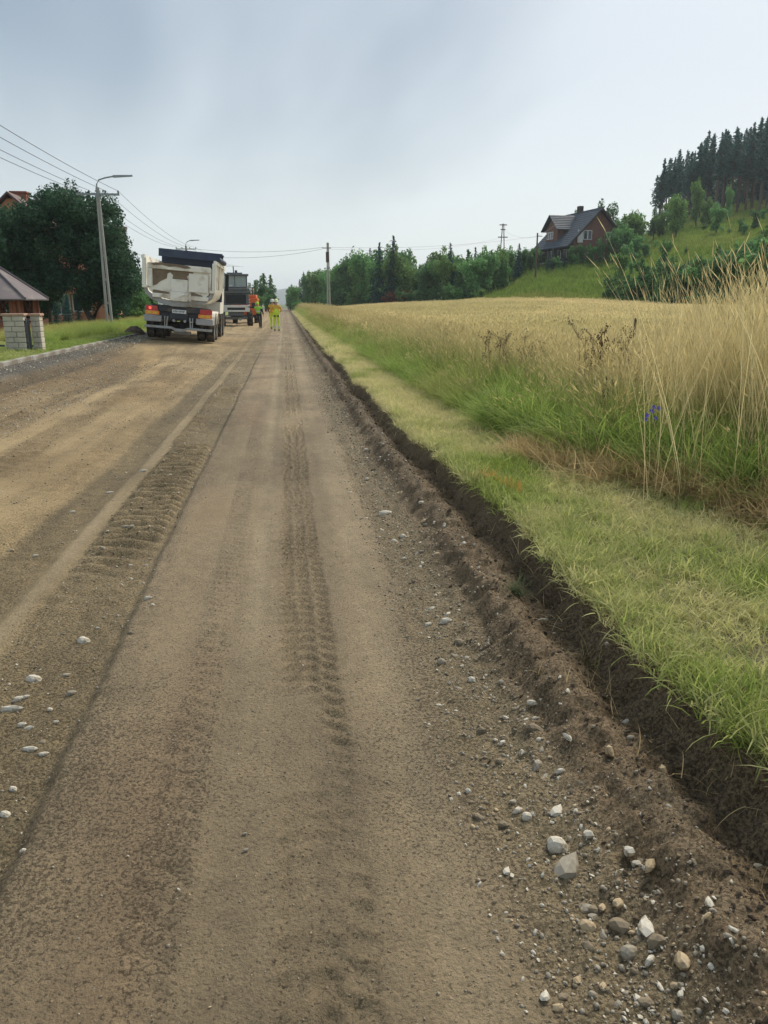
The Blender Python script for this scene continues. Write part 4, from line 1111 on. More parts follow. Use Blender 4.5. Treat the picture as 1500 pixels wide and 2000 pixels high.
for sx in (-1, 1):
    p_ = MB(); x0, x1 = sorted((sx * 1.165, sx * 1.31))
    p_.box(x0, x1, -.07, .09, 1.90, 2.86, 0, .02); p_.box(min(sx * 1.10, sx * 1.30), max(sx * 1.10, sx * 1.30), -.10, .06, 1.80, 1.90, 0, .02)
    p_.cyl((sx * 1.26, .0, 2.84), (sx * 1.26, .0, 2.96), .05, n=8)
    p_.build('corner_post', m_white, truck)
hb = MB(); hb.box(-1.26, 1.26, 4.752, 4.86, 1.5, 3.36, 0, .02); hb.box(-1.27, 1.27, 3.9, 5.2, 3.362, 3.43, 0, .02); hb.box(-1.27, 1.27, 3.87, 3.90, 3.12, 3.42)
hb.build('headboard', m_navy, truck)
tr_ = MB(); tr_.tube([(1.36, .2, 3.02), (1.37, 2, 3.04), (1.36, 3.86, 3.06)], [.085, .10, .10], 10); tr_.box(1.25, 1.30, .3, 3.8, 2.932, 3.02)
tr_.build('rolled_tarp', m_navy, truck, True)
# chassis
c = MB()
for sx in (-.42, .42): c.box(sx - .05, sx + .05, .25, 8.0, .82, 1.10)
c.box(-.75, .75, .16, .24, .72, 1.22, 0, .01); c.box(-1.0, 1.0, .26, .9, 1.11, 1.24)
c.build('chassis', m_frame, truck)
pn = MB(); pn.box(-.72, 1.15, .06, .155, 1.03, 1.235, 0, .01); pn.box(-.30, .32, .04, .058, .78, 1.0, 0, .008); pn.build('rear_panel', m_frame, truck)
pl_ = MB(); pl_.box(-.24, .27, .022, .036, .99, 1.12, 0, .004); plate = pl_.build('number_plate', m_plate, truck)
# plate characters: too blurred to read in the photograph, only dark strokes show
ch = MB(); xx = -.19
for k, w in enumerate((.045, .04, .045, .012, .045, .045, .04, .045)):
    if k != 3: ch.box(xx, xx + w * .35, .018, .0205, 1.02, 1.09); ch.box(xx + w * .36, xx + w, .018, .0205, 1.05 + .02 * (k % 2), 1.072 + .018 * (k % 2))
    xx += w + .012
ch.build('plate_strokes', m_black, plate)
for sx in (-1, 1):
    a = MB(); a.box(*sorted((sx * .70, sx * 1.20)), .03, .14, .88, 1.015, 0, .01)
    hsg = a.build('lamp_bar', m_amb, truck)
    for k in range(2):
        a = MB(); a.box(*sorted((sx * (.78 + k * .2), sx * (.93 + k * .2))), .022, .0295, .91, .985); a.build('reflector', m_yel, hsg)
    a = MB(); a.box(*sorted((sx * .76, sx * 1.20)), .05, .15, 1.02, 1.20, 0, .012); hh_ = a.build('tail_lamp', m_red, truck)
    a = MB(); a.cyl((sx * 1.03, .049, 1.11), (sx * 1.03, .03, 1.11), .055, n=14); a.build('brake_bulb', m_lit if sx < 0 else m_red, hh_)
    a = MB(); a.box(*sorted((sx * .62, sx * 1.24)), .04, .5, .63, .86, 0, .03); a.build('stowage_box', m_steel, truck)
    a = MB(); a.cyl((sx * .44, .03, .42), (sx * .40, .05, .86), .028, n=8); a.cyl((sx * .50, .03, .42), (sx * .50, .05, .86), .02, n=8); a.build('bumper_strut', m_steel, truck, True)
    # mudguard arcs over the rear pair
    a = MB()
    for yc in (1.15, 2.52):
        prev = None
        for k in range(11):
            t = math.pi * (.08 + .84 * k / 10); p = (yc + math.cos(t) * .60, .5 + math.sin(t) * .60)
            if prev:
                x0, x1 = sorted((sx * .62, sx * 1.27))
                a.hexa([(x0, prev[0], prev[1]), (x1, prev[0], prev[1]), (x1, p[0], p[1]), (x0, p[0], p[1]), (x0, prev[0], prev[1] + .03), (x1, prev[0], prev[1] + .03), (x1, p[0], p[1] + .03), (x0, p[0], p[1] + .03)])
            prev = p
    a.build('mudguard', m_white, truck)
bp_ = MB(); bp_.box(-1.22, -.25, -.02, .06, .41, .50, 0, .015); bp_.box(.33, 1.22, -.02, .06, .41, .50, 0, .015)
bp_.hexa([(-.25, -.02, .41), (-.10, -.02, .34), (-.10, .06, .34), (-.25, .06, .41), (-.25, -.02, .5), (-.10, -.02, .44), (-.10, .06, .44), (-.25, .06, .5)])
bp_.box(-.10, .18, -.02, .06, .34, .44); bp_.hexa([(.18, -.02, .34), (.33, -.02, .41), (.33, .06, .41), (.18, .06, .34), (.18, -.02, .44), (.33, -.02, .5), (.33, .06, .5), (.18, .06, .44)])
bp_.build('underrun_bar', m_steel, truck)
for yy in (1.15, 2.52):
    ax = MB(); ax.cyl((-.8, yy, .5), (.8, yy, .5), .11, n=10); ax.lathe([(0, -.22), (.2, -.12), (.22, .1), (0, .22)], (0.02, yy, .5), n=12); ax.build('axle', m_frame, truck, True)
MB().box(-.22, .38, .45, .85, .20, .33, 0, .03).build('mud_flap', m_steel, truck)
for xx in (-.18, .22): MB().cyl((xx, .03, .72), (xx, .12, .72), .05, n=10).build('hose_coupling', m_steel, truck, True)
for yy in (1.15, 2.52):
    for x in (-1.10, -.76): wheel(truck, x, yy, .5, .30, -1)
    for x in (.76, 1.10): wheel(truck, x, yy, .5, .30, 1)
for yy in (5.6, 7.2):
    wheel(truck, -1.08, yy, .5, .32, -1); wheel(truck, 1.08, yy, .5, .32, 1)
cb = MB(); cb.extrude_yz([(5.35, 1.0), (7.85, 1.0), (7.95, 1.7), (7.75, 2.95), (7.3, 3.2), (5.35, 3.2)], -1.16, 1.16); cab = cb.build('cab', m_white, truck)
for sx in (-1, 1):
    w_ = MB(); w_.box(*sorted((sx * 1.162, sx * 1.175)), 6.4, 7.5, 2.1, 2.85, 0, .004); w_.build('side_window', m_glass, cab)
    w_ = MB(); w_.box(*sorted((sx * 1.22, sx * 1.38)), 7.5, 7.62, 2.0, 2.75, 0, .03); w_.cyl((sx * 1.14, 7.6, 2.8), (sx * 1.3, 7.56, 2.74), .02, n=6); w_.build('mirror', m_black, cab)
w_ = MB(); w_.hexa([(-1.1, 7.93, 1.86), (1.1, 7.93, 1.86), (1.1, 7.78, 2.8), (-1.1, 7.78, 2.8), (-1.1, 7.945, 1.86), (1.1, 7.945, 1.86), (1.1, 7.80, 2.8), (-1.1, 7.80, 2.8)]); w_.build('windscreen', m_glass, cab)
tk = MB(); tk.box(.60, 1.15, 3.35, 4.7, .55, 1.1, 0, .06); tk.build('fuel_tank', m_steel, truck)
tk = MB(); tk.box(-1.15, -.60, 3.35, 4.7, .55, 1.1, 0, .06); tk.build('tool_box', m_frame, truck)

# ---- soil stabiliser facing the camera: local -y is its front
SP = at_y(463, 637, 58.0)
stab = empty('soil_stabiliser', (SP.x, SP.y, SP.z), (0, 0, math.radians(4)), 'tall grey road working machine with glazed cab, black grille and white bumper', 'machine')
m_sg = mat('machine_grey', (.115, .125, .135), .5, .15, 4, dirt=(.15, .13, .10), dirt_amt=.35)
m_sw = mat('machine_white', (.74, .73, .68), .5, .08, 4, dirt=(.5, .45, .35), dirt_amt=.2)
m_dk = mat('machine_dark', (.035, .038, .042), .6, .2, 4)
b = MB(); b.box(-.93, .93, 0.10, 3.2, 1.50, 2.28, 0, .03); b.box(-.93, -.72, -.02, .098, 1.50, 2.20, 0, .02); b.box(.72, .93, -.02, .098, 1.50, 2.20, 0, .02); b.box(-.93, .93, -.05, .3, 2.285, 2.42, 0, .03); b.box(-.86, .86, .05, 1.0, 2.425, 2.66, 0, .03)
b.build('engine_housing', m_sg, stab)
g_ = MB(); g_.box(-.715, .715, .02, .098, 1.58, 2.18)
gr_ = g_.build('grille', m_black, stab)
for k in range(9):
    s = MB(); s.box(-.70, .70, .004, .0195, 1.61 + k * .062, 1.635 + k * .062); s.build('slat', m_dk, gr_)
b = MB()
b.box(-.95, .95, -.14, .095, 1.30, 1.47, 0, .02); b.box(-.95, -.63, -.14, .095, 1.0, 1.295, 0, .02); b.box(.63, .95, -.14, .095, 1.0, 1.295, 0, .02); b.box(-.62, .62, -.14, .095, 1.0, 1.12, 0, .02)
bm_ = b.build('bumper', m_sw, stab)
b = MB(); b.box(-.615, .615, -.08, .09, 1.125, 1.295); b.build('intake', m_dk, bm_)
b = MB(); b.box(-.58, .55, .0, 2.9, .72, .995, 0, .03); b.box(-.4, .4, .5, 2.4, .45, .715); b.build('chassis', m_sg, stab)
MB().cyl((.26, -.02, .50), (.26, .4, .50), .12, n=14).build('tow_hub', m_steel, stab, True)
MB().cyl((-.9, .55, .56), (.9, .55, .56), .1, n=10).build('axle', m_steel, stab, True)
for sx in (-1, 1):
    wheel(stab, sx * .98, .55, .56, .36, sx); wheel(stab, sx * .98, 2.6, .56, .36, sx)
b = MB()
for sx in (-.83, .83):
    for yy in (.35, 1.75): b.box(sx - .045, sx + .045, yy, yy + .09, 2.663, 3.50)
b.box(-.875, .875, .35, 1.84, 2.662, 2.72); b.box(-.04, .02, .35, .40, 2.72, 3.5)
cabin = b.build('cabin', m_sg, stab)
b = MB(); b.box(-.785, .785, .38, .40, 2.73, 3.49); b.build('windscreen', m_scr, cabin)
b = MB(); b.box(-.785, .785, 1.78, 1.80, 2.73, 3.49); b.build('rear_window', m_scr, cabin)
for sx in (-.83, .83):
    b = MB(); b.box(sx - .01, sx + .01, .46, 1.74, 2.73, 3.49); b.build('side_window', m_scr, cabin)
b = MB(); b.box(-.98, .98, .2, 2.0, 3.502, 3.62, 0, .03); b.box(-.55, .55, .4, 1.7, 3.622, 3.72, 0, .02); b.build('roof', m_sg, stab)
b = MB(); b.cyl((-.05, .6, 3.72), (-.07, .6, 4.15), .035, n=8); b.cyl((.12, .6, 3.72), (.12, .6, 3.88), .09, n=10); b.build('beacon_mast', m_dk, stab, True)
b = MB()
b.tube([(-1.0, .0, 2.42), (-1.0, .0, 2.75), (1.0, .0, 2.75), (1.0, .0, 2.42)], .02, 6); b.tube([(-1.0, .0, 2.6), (1.0, .0, 2.6)], .015, 6); b.build('handrail', m_steel, stab, True)
for sx in (-1, 1):
    b = MB(); b.box(*sorted((sx * .98, sx * 1.2)), .2, .28, 2.5, 2.62, 0, .02); b.cyl((sx * .9, .24, 2.66), (sx * 1.1, .24, 2.6), .015, n=6); b.build('lamp', m_plate, stab)
b = MB(); b.box(-.42, -.18, .335, .348, 2.74, 2.86); b.build('dashboard', m_plate, cabin)
b = MB(); b.lathe([(0, 0), (.18, .02), (.22, .35), (.13, .45), (.13, .55), (.10, .70), (0, .72)], (.25, 1.1, 2.72), n=12); b.build('operator_seat', m_dk, cabin, True)

# ---- orange spreader behind it
OP = at_y(490, 632, 66.0)
m_orange = mat('machine_orange', (.72, .15, .03), .5, .12, 5, dirt=(.4, .2, .1), dirt_amt=.25)
m_ryel = mat('rail_yellow', (.70, .42, .05), .5)
orange = empty('spreader_trailer', (OP.x, OP.y, OP.z), (0, 0, 0), 'orange binder spreader with a red and white striped board behind the grey machine', 'machine')
b = MB(); b.box(-1.55, .62, .05, 3.5, 1.05, 2.02, 0, .04); b.box(-1.45, .52, .25, 3.3, 2.023, 2.28, 0, .06); b.hexa([(-1.3, .3, .7), (.4, .3, .7), (.4, 3.2, .7), (-1.3, 3.2, .7), (-1.5, .1, 1.047), (.58, .1, 1.047), (.58, 3.4, 1.047), (-1.5, 3.4, 1.047)])
hop = b.build('hopper', m_orange, orange)
b = MB(); b.box(.0, .54, .02, .048, 1.15, 1.85, 0, .008); b.build('service_door', m_orange, hop)
b = MB(); b.box(.12, .42, .008, .0195, 1.35, 1.65); b.build('vent', m_dk, hop)
b = MB(); b.tube([(.66, .1, 1.1), (.72, .1, 1.9), (.72, 1.0, 1.9)], .03, 6); b.tube([(.3, .3, 2.28), (.3, .3, 2.75), (.3, 1.2, 2.75)], .035, 6); b.build('handrail', m_ryel, orange, True)
b = MB(); b.tube([(.22, .4, 2.28), (.2, .4, 2.9)], .05, 8); b.build('mast', m_dk, orange, True)
cv = MB(); cv.box(-.33, .0, -.04, -.02, 1.15, 2.05); board = cv.build('warning_board', m_plate, orange)
m_stripe = mat('stripe_red', (.55, .03, .03), .5)
for k in range(5):
    z0 = 1.15 + k * .2
    s = MB(); s.hexa([(-.33, -.046, z0 + .1), (0, -.046, z0 - .12 + .1 if z0 > 1.2 else z0), (0, -.041, z0 - .12 + .1 if z0 > 1.2 else z0), (-.33, -.041, z0 + .1), (-.33, -.046, min(z0 + .2, 2.05)), (0, -.046, z0 + .09), (0, -.041, z0 + .09), (-.33, -.041, min(z0 + .2, 2.05))]); s.build('stripe', m_stripe, board)
b = MB(); b.box(-1.1, .3, .3, 3.6, .48, .70, 0, .02); b.build('chassis', m_dk, orange)
for sx, xx in ((-1, -1.35), (1, .42)):
    wheel(orange, xx, .9, .5, .3, sx); wheel(orange, xx, 2.4, .5, .3, sx)

# ------------------------------------------------------------------ people
m_skin = mat('skin', (.50, .30, .22), .6)
m_hy = mat('hi_vis_yellow', (.62, .80, .06), .7, .12, 8)
m_hg = mat('hi_vis_green', (.30, .62, .05), .7, .15, 8)
m_ho = mat('work_orange', (.70, .40, .05), .7, .12, 8)
m_dkc = mat('dark_cloth', (.03, .03, .036), .9, .2, 8)
m_sil = mat('reflective_tape', (.62, .64, .62), .4)
m_boot = mat('boot_leather', (.10, .14, .13), .8)
m_helm = mat('helmet_shell', (.78, .80, .42), .4, .05, 5)
m_helmw = mat('helmet_white', (.72, .72, .68), .4, .05, 5)
def person(loc, rotz, J, paint, helmet, label, bands=(), scale=1.0):
    """J: joint positions; one skinned body, then clothing pieces as children"""
    root = empty('person', loc, (0, 0, rotz), label, 'person'); root.scale = (scale,) * 3
    vs_ = []; ed = []; rad = []
    def v(p, r):
        vs_.append(p); rad.append(r if hasattr(r, '__len__') else (r, r)); return len(vs_) - 1
    pel = v(J['pelvis'], (.15, .12)); wa = v(J['waist'], (.14, .11)); chs = v(J['chest'], (.17, .125)); nk = v(J['neck'], (.065, .07)); hd = v(J['head'], (.085, .10)); tp = v(J['top'], (.07, .08))
    ed += [(pel, wa), (wa, chs), (chs, nk), (nk, hd), (hd, tp)]
    f = Vector(J['face'])
    ns_ = v(tuple(Vector(J['head']) + f * .115 - Vector((0, 0, .02))), .016); ed.append((hd, ns_))
    for s in ('l', 'r'):
        sh = v(J[s + 'sh'], .075); el = v(J[s + 'el'], .052); wr = v(J[s + 'wr'], .034); pm_ = v(J[s + 'pa'], (.042, .024))
        ed += [(chs, sh), (sh, el), (el, wr), (wr, pm_)]
        d = (Vector(J[s + 'pa']) - Vector(J[s + 'wr'])).normalized(); sd = d.cross(Vector((1, 0, 0))) if abs(d.x) < .8 else d.cross(Vector((0, 0, 1)))
        sd.normalize(); pa = Vector(J[s + 'pa'])
        for k, (off, L) in enumerate(((-.033, .062), (-.011, .075), (.011, .07), (.033, .055))):
            a = v(tuple(pa + sd * off + d * .035), .0095); b_ = v(tuple(pa + sd * off + d * (.035 + L) - f * .012), .008); ed += [(pm_, a), (a, b_)]
        a = v(tuple(pa - sd * .045 + d * .0), .010); b_ = v(tuple(pa - sd * .065 + d * .045), .009); ed += [(pm_, a), (a, b_)]
        hp = v(J[s + 'hp'], .10); kn = v(J[s + 'kn'], .072); an = v(J[s + 'an'], .048); to = v(J[s + 'to'], (.045, .035))
        ed += [(pel, hp), (hp, kn), (kn, an), (an, to)]
    me = bpy.data.meshes.new('body_cage'); me.from_pydata(vs_, ed, [])
    ob = bpy.data.objects.new('body_cage', me); COL.objects.link(ob)
    ob.modifiers.new('skin', 'SKIN'); sb = ob.modifiers.new('sub', 'SUBSURF'); sb.levels = 2; sb.render_levels = 2
    for k, r in enumerate(rad):
        sv = me.skin_vertices[0].data[k]; sv.radius = r; sv.use_root = (k == 0)
    dg = bpy.context.evaluated_depsgraph_get()
    bme = bpy.data.meshes.new_from_object(ob.evaluated_get(dg)); bpy.data.objects.remove(ob)
    bme.name = 'body'
    mats_ = [m_skin, paint['top'], paint['legs'], m_boot, paint.get('sleeve', paint['top']), m_dkc]
    bme.materials.clear()
    for m_ in mats_: bme.materials.append(m_)
    nz_ = J['neck'][2]
    for p in bme.polygons:
        c = p.center; k = 1
        p.use_smooth = True
        if c.z > nz_ - .01 and Vector((c.x - J['head'][0], c.y - J['head'][1])).length < .16: k = 0
        elif min((c - Vector(J['lpa'])).length, (c - Vector(J['rpa'])).length) < .115: k = 0
        elif c.z < .13: k = 3
        elif c.z < J['pelvis'][2] + .03 and abs(c.x) < .26: k = 2
        elif min((c - Vector(J['lel'])).length, (c - Vector(J['rel'])).length) < .22: k = 4
        p.material_index = k
    body = link('body', bme, root)
    hm = MB(); hm.lathe([(.165, -.015), (.125, 0), (.122, .06), (.095, .12), (.05, .15), (0, .158)], tuple(Vector(J['head']) + Vector((0, 0, .055))), n=18)
    hm.build('helmet', helmet, root, True)
    for (a, r0, r1, z0) in bands:
        c = Vector(a); t = MB(); t.lathe([(1, -.025), (1, .025)], (0, 0, 0), n=18); o = t.build('reflective_band', m_sil, root, True, loc=c); o.scale = (r0, r1, 1)
    return root
base = dict(pelvis=(0, 0, .96), waist=(0, .01, 1.14), chest=(0, .0, 1.36), neck=(0, .0, 1.53), head=(0, .02, 1.64), top=(0, .02, 1.74), face=(0, 1, 0),
    lsh=(-.20, 0, 1.43), lel=(-.27, -.02, 1.15), lwr=(-.25, .10, .93), lpa=(-.24, .14, .85), rsh=(.20, 0, 1.43), rel=(.27, -.02, 1.15), rwr=(.25, .10, .93), rpa=(.24, .14, .85),
    lhp=(-.10, 0, .90), lkn=(-.12, .10, .50), lan=(-.12, .02, .09), lto=(-.13, .17, .04), rhp=(.10, 0, .90), rkn=(.12, .0, .50), ran=(.12, -.10, .09), rto=(.13, .05, .04))
def stand_at(px, py, Y):
    p = at_y(px, py, Y); return (p.x, p.y, float(road_z(p.x, p.y)[0]) - .005)
J1 = dict(base); J1.update(lel=(-.30, .05, 1.17), lwr=(-.16, .24, 1.10), lpa=(-.10, .29, 1.10), rel=(.30, .05, 1.17), rwr=(.16, .24, 1.10), rpa=(.10, .29, 1.10))
p1 = person(stand_at(541, 647, 46.8), 0, J1, dict(top=m_ho, legs=m_hy, sleeve=m_ho), m_helm, 'worker in yellow helmet, orange yellow jacket and bright yellow trousers walking away',
    bands=[((-.12, .05, .30), .078, .085, 0), ((.12, -.05, .30), .078, .085, 0), ((-.125, .04, .22), .07, .075, 0), ((.125, -.07, .22), .07, .075, 0)])
bib = MB()
bib.lathe([(.185, .96), (.175, 1.08), (.165, 1.18), (.14, 1.30)], (0, .0, 0), n=20); o = bib.build('bib_trousers', m_hy, p1, True); o.scale = (1.0, .80, 1)
for sx in (-.10, .10):
    k = MB(); k.box(sx - .05, sx + .05, -.135, -.12, .84, .92, 0, .01); k.build('back_pocket', m_dkc, p1)
J2 = dict(base); J2.update(lel=(-.28, .06, 1.16), lwr=(-.2, .2, 1.0))
p2 = person(stand_at(533.5, 644, 50.5), math.radians(-10), J2, dict(top=m_ho, legs=m_hy, sleeve=mat('work_brown', (.22, .09, .03), .8)), m_helmw, 'worker in pale helmet mostly hidden behind the worker in yellow trousers')
J3 = dict(base); J3.update(waist=(-.02, .03, 1.10), chest=(-.06, .06, 1.29), neck=(-.09, .10, 1.44), head=(-.11, .14, 1.53), top=(-.12, .16, 1.62),
    lsh=(-.26, .06, 1.37), lel=(-.50, .10, 1.36), lwr=(-.72, .16, 1.42), lpa=(-.79, .18, 1.45), rsh=(.15, .04, 1.34), rel=(.26, -.02, 1.08), rwr=(.27, .08, .88), rpa=(.27, .11, .80),
    lkn=(-.02, .10, .5), lan=(.03, -.02, .09), lto=(.02, .13, .04))
p3 = person(stand_at(507, 640, 54.0), 0, J3, dict(top=m_hg, legs=m_dkc, sleeve=m_dkc), m_hg, 'worker in green vest and dark trousers reaching out to the grey machine', bands=[((-.03, .03, 1.12), .165, .135, 0)])
# ------------------------------------------------------------------ kerb, fence, hut, houses
m_conc = mat('kerb_concrete', (.46, .45, .42), .85, .15, 4, .006, 30, dirt=(.20, .17, .13), dirt_amt=.62)
kerb = empty('kerb', (-6.2, 11, 0), label='pale concrete kerb between the old asphalt strip and the grass', cat='kerb')
ks = MB(); ks.box(-.06, .06, .006, .994, .10, .40, 0, .012); ksm = ks.mesh('kerb_stone', m_conc)
for k in range(26):
    o = link('kerb_stone', ksm, kerb, (random.Random(k).uniform(-.012, .012), k * 1.0, float(gz_left(-6.3, 11 + k)) - .385 + random.Random(k + 90).uniform(-.01, .012)))
heap_v = []; hp_c = at_y(262, 655, 34.5)
hz0 = float(road_z(-6.0, 34.5)[0])
u_, v_ = np.meshgrid(np.linspace(-1, 1, 40), np.linspace(-1, 1, 40))
hh2 = np.clip(1 - (u_ ** 2 + v_ ** 2), 0, 1) ** .8 * .42 * (1 + .5 * fbm(u_ * 3 + 5, v_ * 3, 4, 140)) - .04
tag(link('soil_heap', np_mesh('soil_heap', np.stack([hp_c.x + u_ * .5, 34.5 + v_ * .6, hz0 + hh2 * .9], -1).reshape(-1, 3), grid_faces(40, 40), [mat('heap_soil', (.07, .047, .03), .95, .3, 6, .03, 20)])), 'small dark heap of soil at the end of the kerb', 'soil heap')

# stone gate pillars: every course its own block
m_blk = mat('split_stone', (.50, .455, .37), .9, .18, 3, .02, 9)
m_cap = mat('pillar_cap', (.44, .28, .20), .8, .15, 5)
def pillar(px0, px1, py0, py1, Y, nx, label):
    a = at_y(px0, py1, Y); b = at_y(px1, py1, Y); t = at_y(px0, py0, Y)
    zg = float(gz_left(np.float64(a.x), np.float64(Y))) - .06
    w = b.x - a.x; h = t.z - zg; r = random.Random(int(px0) + 3)
    e = empty('gate_pillar', ((a.x + b.x) / 2, Y + .2, zg), label=label, cat='pillar')
    n = 7; ch_ = h / n
    core = MB(); core.box(-w / 2 + .02, w / 2 - .02, -.12, .12, 0, h - .005); core.build('mortar_core', mat('mortar', (.30, .29, .26), .95), e)
    for k in range(n):
        xs2 = [-w / 2] + ([] if (k % 2 == 0 and nx == 1) else [-w / 2 + w * (.42 + .16 * (k % 2) + r.uniform(-.04, .04))]) + [w / 2]
        for x0, x1 in zip(xs2[:-1], xs2[1:]):
            bmb = MB(); bmb.box(x0 + .006, x1 - .006, -.14 - r.uniform(0, .015), .14, k * ch_ + .006, (k + 1) * ch_ - .006, 0, .012)
            bmb.build('block', m_blk, e)
    cpb = MB(); cpb.box(-w / 2 - .03, w / 2 + .03, -.18, .18, h, h + .06, 0, .012); cpb.build('cap_stone', m_cap, e)
    return e
pillar(11, 52, 617, 688, 21.6, 2, 'wide pale stone block pillar between the dark fence panel and the wicket')
pillar(64, 83, 617, 684, 21.9, 1, 'narrow pale stone block pillar at the end of the fence beside the lawn')
m_iron = mat('fence_grey', (.055, .06, .07), .6, .15, 6)
def fence_panel(px0, px1, Y0, Y1, label, nm):
    a = at_y(px0, 680, Y0); b = at_y(px1, 680, Y1)
    z = float(gz_left(np.float64(a.x), np.float64(Y0))) - .02; top = at_y(px0, 622, Y0).z
    e = empty(nm, (a.x, Y0, z), label=label, cat='fence' if nm == 'fence_panel' else 'gate')
    d = Vector((b.x - a.x, Y1 - Y0, 0)); L = d.length; e.rotation_euler = (0, 0, math.atan2(d.y, d.x)); h = top - z
    MB().box(0, L, -.02, .02, .12, .17).build('rail', m_iron, e); MB().box(0, L, -.02, .02, h - .12, h - .06).build('rail', m_iron, e)
    sm = MB(); sm.box(0, .085, -.036, -.021, .06, h); smm = sm.mesh('slat', m_iron)
    for k in range(int(L / .11)): link('slat', smm, e, (k * .11 + .01, 0, 0))
fence_panel(-110, 10, 21.3, 21.6, 'dark grey slatted fence panel beside the wide stone pillar', 'fence_panel')
fence_panel(53.5, 64.5, 21.7, 22.0, 'narrow dark slatted wicket between the two stone pillars', 'wicket_gate')
ab = at_y(86, 660, 24.0)

# garden hut: octagonal, brown boarding with lattice lights under a grey brown tent roof
hc = at_y(-22, 588, 33.0)
hutz = -0.28; eave = at_y(40, 584, 33).z; R0 = (at_y(92, 586, 33).x - hc.x)
hut = empty('garden_hut', (hc.x, 33.0, hutz), (0, 0, math.radians(9)), 'reddish brown wooden garden hut with grey tent roof behind the stone pillars', 'hut')
m_hroof = mat('hut_roof_metal', (.15, .125, .13), .8, .12, 3, dirt=(.2, .17, .16), dirt_amt=.3)
m_hwood = mat('hut_boards', (.26, .085, .045), .7, .25, 3, .01, 20, stretch=(6, 6, .6))
m_hdark = mat('hut_lattice', (.10, .035, .022), .7, .2, 8)
rfm = MB(); eh = eave - hutz; ah = eh + 1.55
for k in range(8):
    a0, a1 = math.pi / 4 * k, math.pi / 4 * (k + 1)
    p0 = Vector((math.cos(a0) * R0, math.sin(a0) * R0, eh)); p1_ = Vector((math.cos(a1) * R0, math.sin(a1) * R0, eh)); ap = Vector((0, 0, ah))
    q = MB(); q.add([p0, p1_, ap, p0 - Vector((0, 0, .05)), p1_ - Vector((0, 0, .05)), ap - Vector((0, 0, .05))], [(0, 1, 2), (5, 4, 3), (0, 3, 4, 1), (1, 4, 5, 2), (2, 5, 3, 0)]); q.build('roof_panel', m_hroof, hut)
    q = MB(); q.tube([p0 + Vector((0, 0, .02)), ap + Vector((0, 0, .03))], .05, 6); q.build('ridge_cap', m_hroof, hut, True)
    r1 = R0 - .45
    w0 = Vector((math.cos(a0) * r1, math.sin(a0) * r1, 0)); w1 = Vector((math.cos(a1) * r1, math.sin(a1) * r1, 0)); dv = (w1 - w0); L = dv.length; dv /= L; nv = Vector((dv.y, -dv.x, 0))
    q = MB(); q.cyl(w0, w0 + Vector((0, 0, eh)), .075, n=8); q.build('post', m_hwood, hut)
    nb = 9
    for j in range(nb):
        t0 = .08 + (L - .16) * j / nb; t1 = .08 + (L - .16) * (j + 1) / nb - .012
        q = MB(); P = []
        top = eh - .75 if 2 <= j <= 6 else eh - .02
        for z in (0.05, top):
            for t, oo in ((t0, 0), (t1, 0), (t1, -.03), (t0, -.03)): P.append(w0 + dv * t + nv * oo + Vector((0, 0, z)))
        q.hexa(P); q.build('board', m_hwood, hut)
    for s in range(4):
        tA = .08 + (L - .16) * 2 / nb; tB = .08 + (L - .16) * 7 / nb; mid = (tA + tB) / 2
        segs = [((tA, eh - .73), (tB, eh - .05)), ((tA, eh - .05), (tB, eh - .73)), ((mid, eh - .12), (mid + .2, eh - .39)), ((mid, eh - .66), (mid - .2, eh - .39))][s]
        A = w0 + dv * segs[0][0] + Vector((0, 0, segs[0][1])); B = w0 + dv * segs[1][0] + Vector((0, 0, segs[1][1]))
        q = MB(); q.tube([A + nv * .012 * s, B + nv * .012 * s], .03, 5); q.build('lattice_bar', m_hdark, hut)

# salmon house behind the left trees
m_salmon = mat('salmon_render', (.55, .24, .15), .9, .12, 3, .004, 40)
m_redroof = mat('house_roof_tile', (.10, .055, .05), .7, .2, 4)
m_brick = mat('chimney_brick', (.25, .085, .06), .85, .25, 5)
m_pane = mat('window_pane', (.05, .06, .07), .08)
m_fwhite = mat('window_white', (.66, .66, .64), .5)
HX0 = at_y(-30, 600, 57).x; HX1 = at_y(226, 600, 57).x
sal = empty('salmon_house', ((HX0 + HX1) / 2, 57.0, -.3), (0, 0, 0), 'salmon coloured house with red chimneys hidden behind the dark trees', 'house')
hw = (HX1 - HX0) / 2; ridge = at_y(20, 376, 57).z + .3; gx = at_y(20, 376, 57).x - (HX0 + HX1) / 2
q = MB(); q.box(-hw, hw, 0, 9, 0, 5.2); q.extrude_xz([(gx - 3.6, 5.2), (gx + 3.6, 5.2), (gx + .2, ridge - .4), (gx - .2, ridge - .4)], -.25, 6); q.build('wall', m_salmon, sal)
q = MB()
for sx in (-1, 1):
    q.hexa([(gx, -.7, ridge - .15), (gx + sx * 4.3, -.7, 4.9), (gx + sx * 4.3, 7, 4.9), (gx, 7, ridge - .15), (gx, -.7, ridge), (gx + sx * 4.3, -.7, 5.08), (gx + sx * 4.3, 7, 5.08), (gx, 7, ridge)])
q.hexa([(-hw - .4, -.4, 5.1), (hw + .4, -.4, 5.1), (hw + .4, 4.5, ridge - 1.8), (-hw - .4, 4.5, ridge - 1.8), (-hw - .4, -.4, 5.25), (hw + .4, -.4, 5.25), (hw + .4, 4.5, ridge - 1.65), (-hw - .4, 4.5, ridge - 1.65)])
rf = q.build('roof', m_redroof, sal)
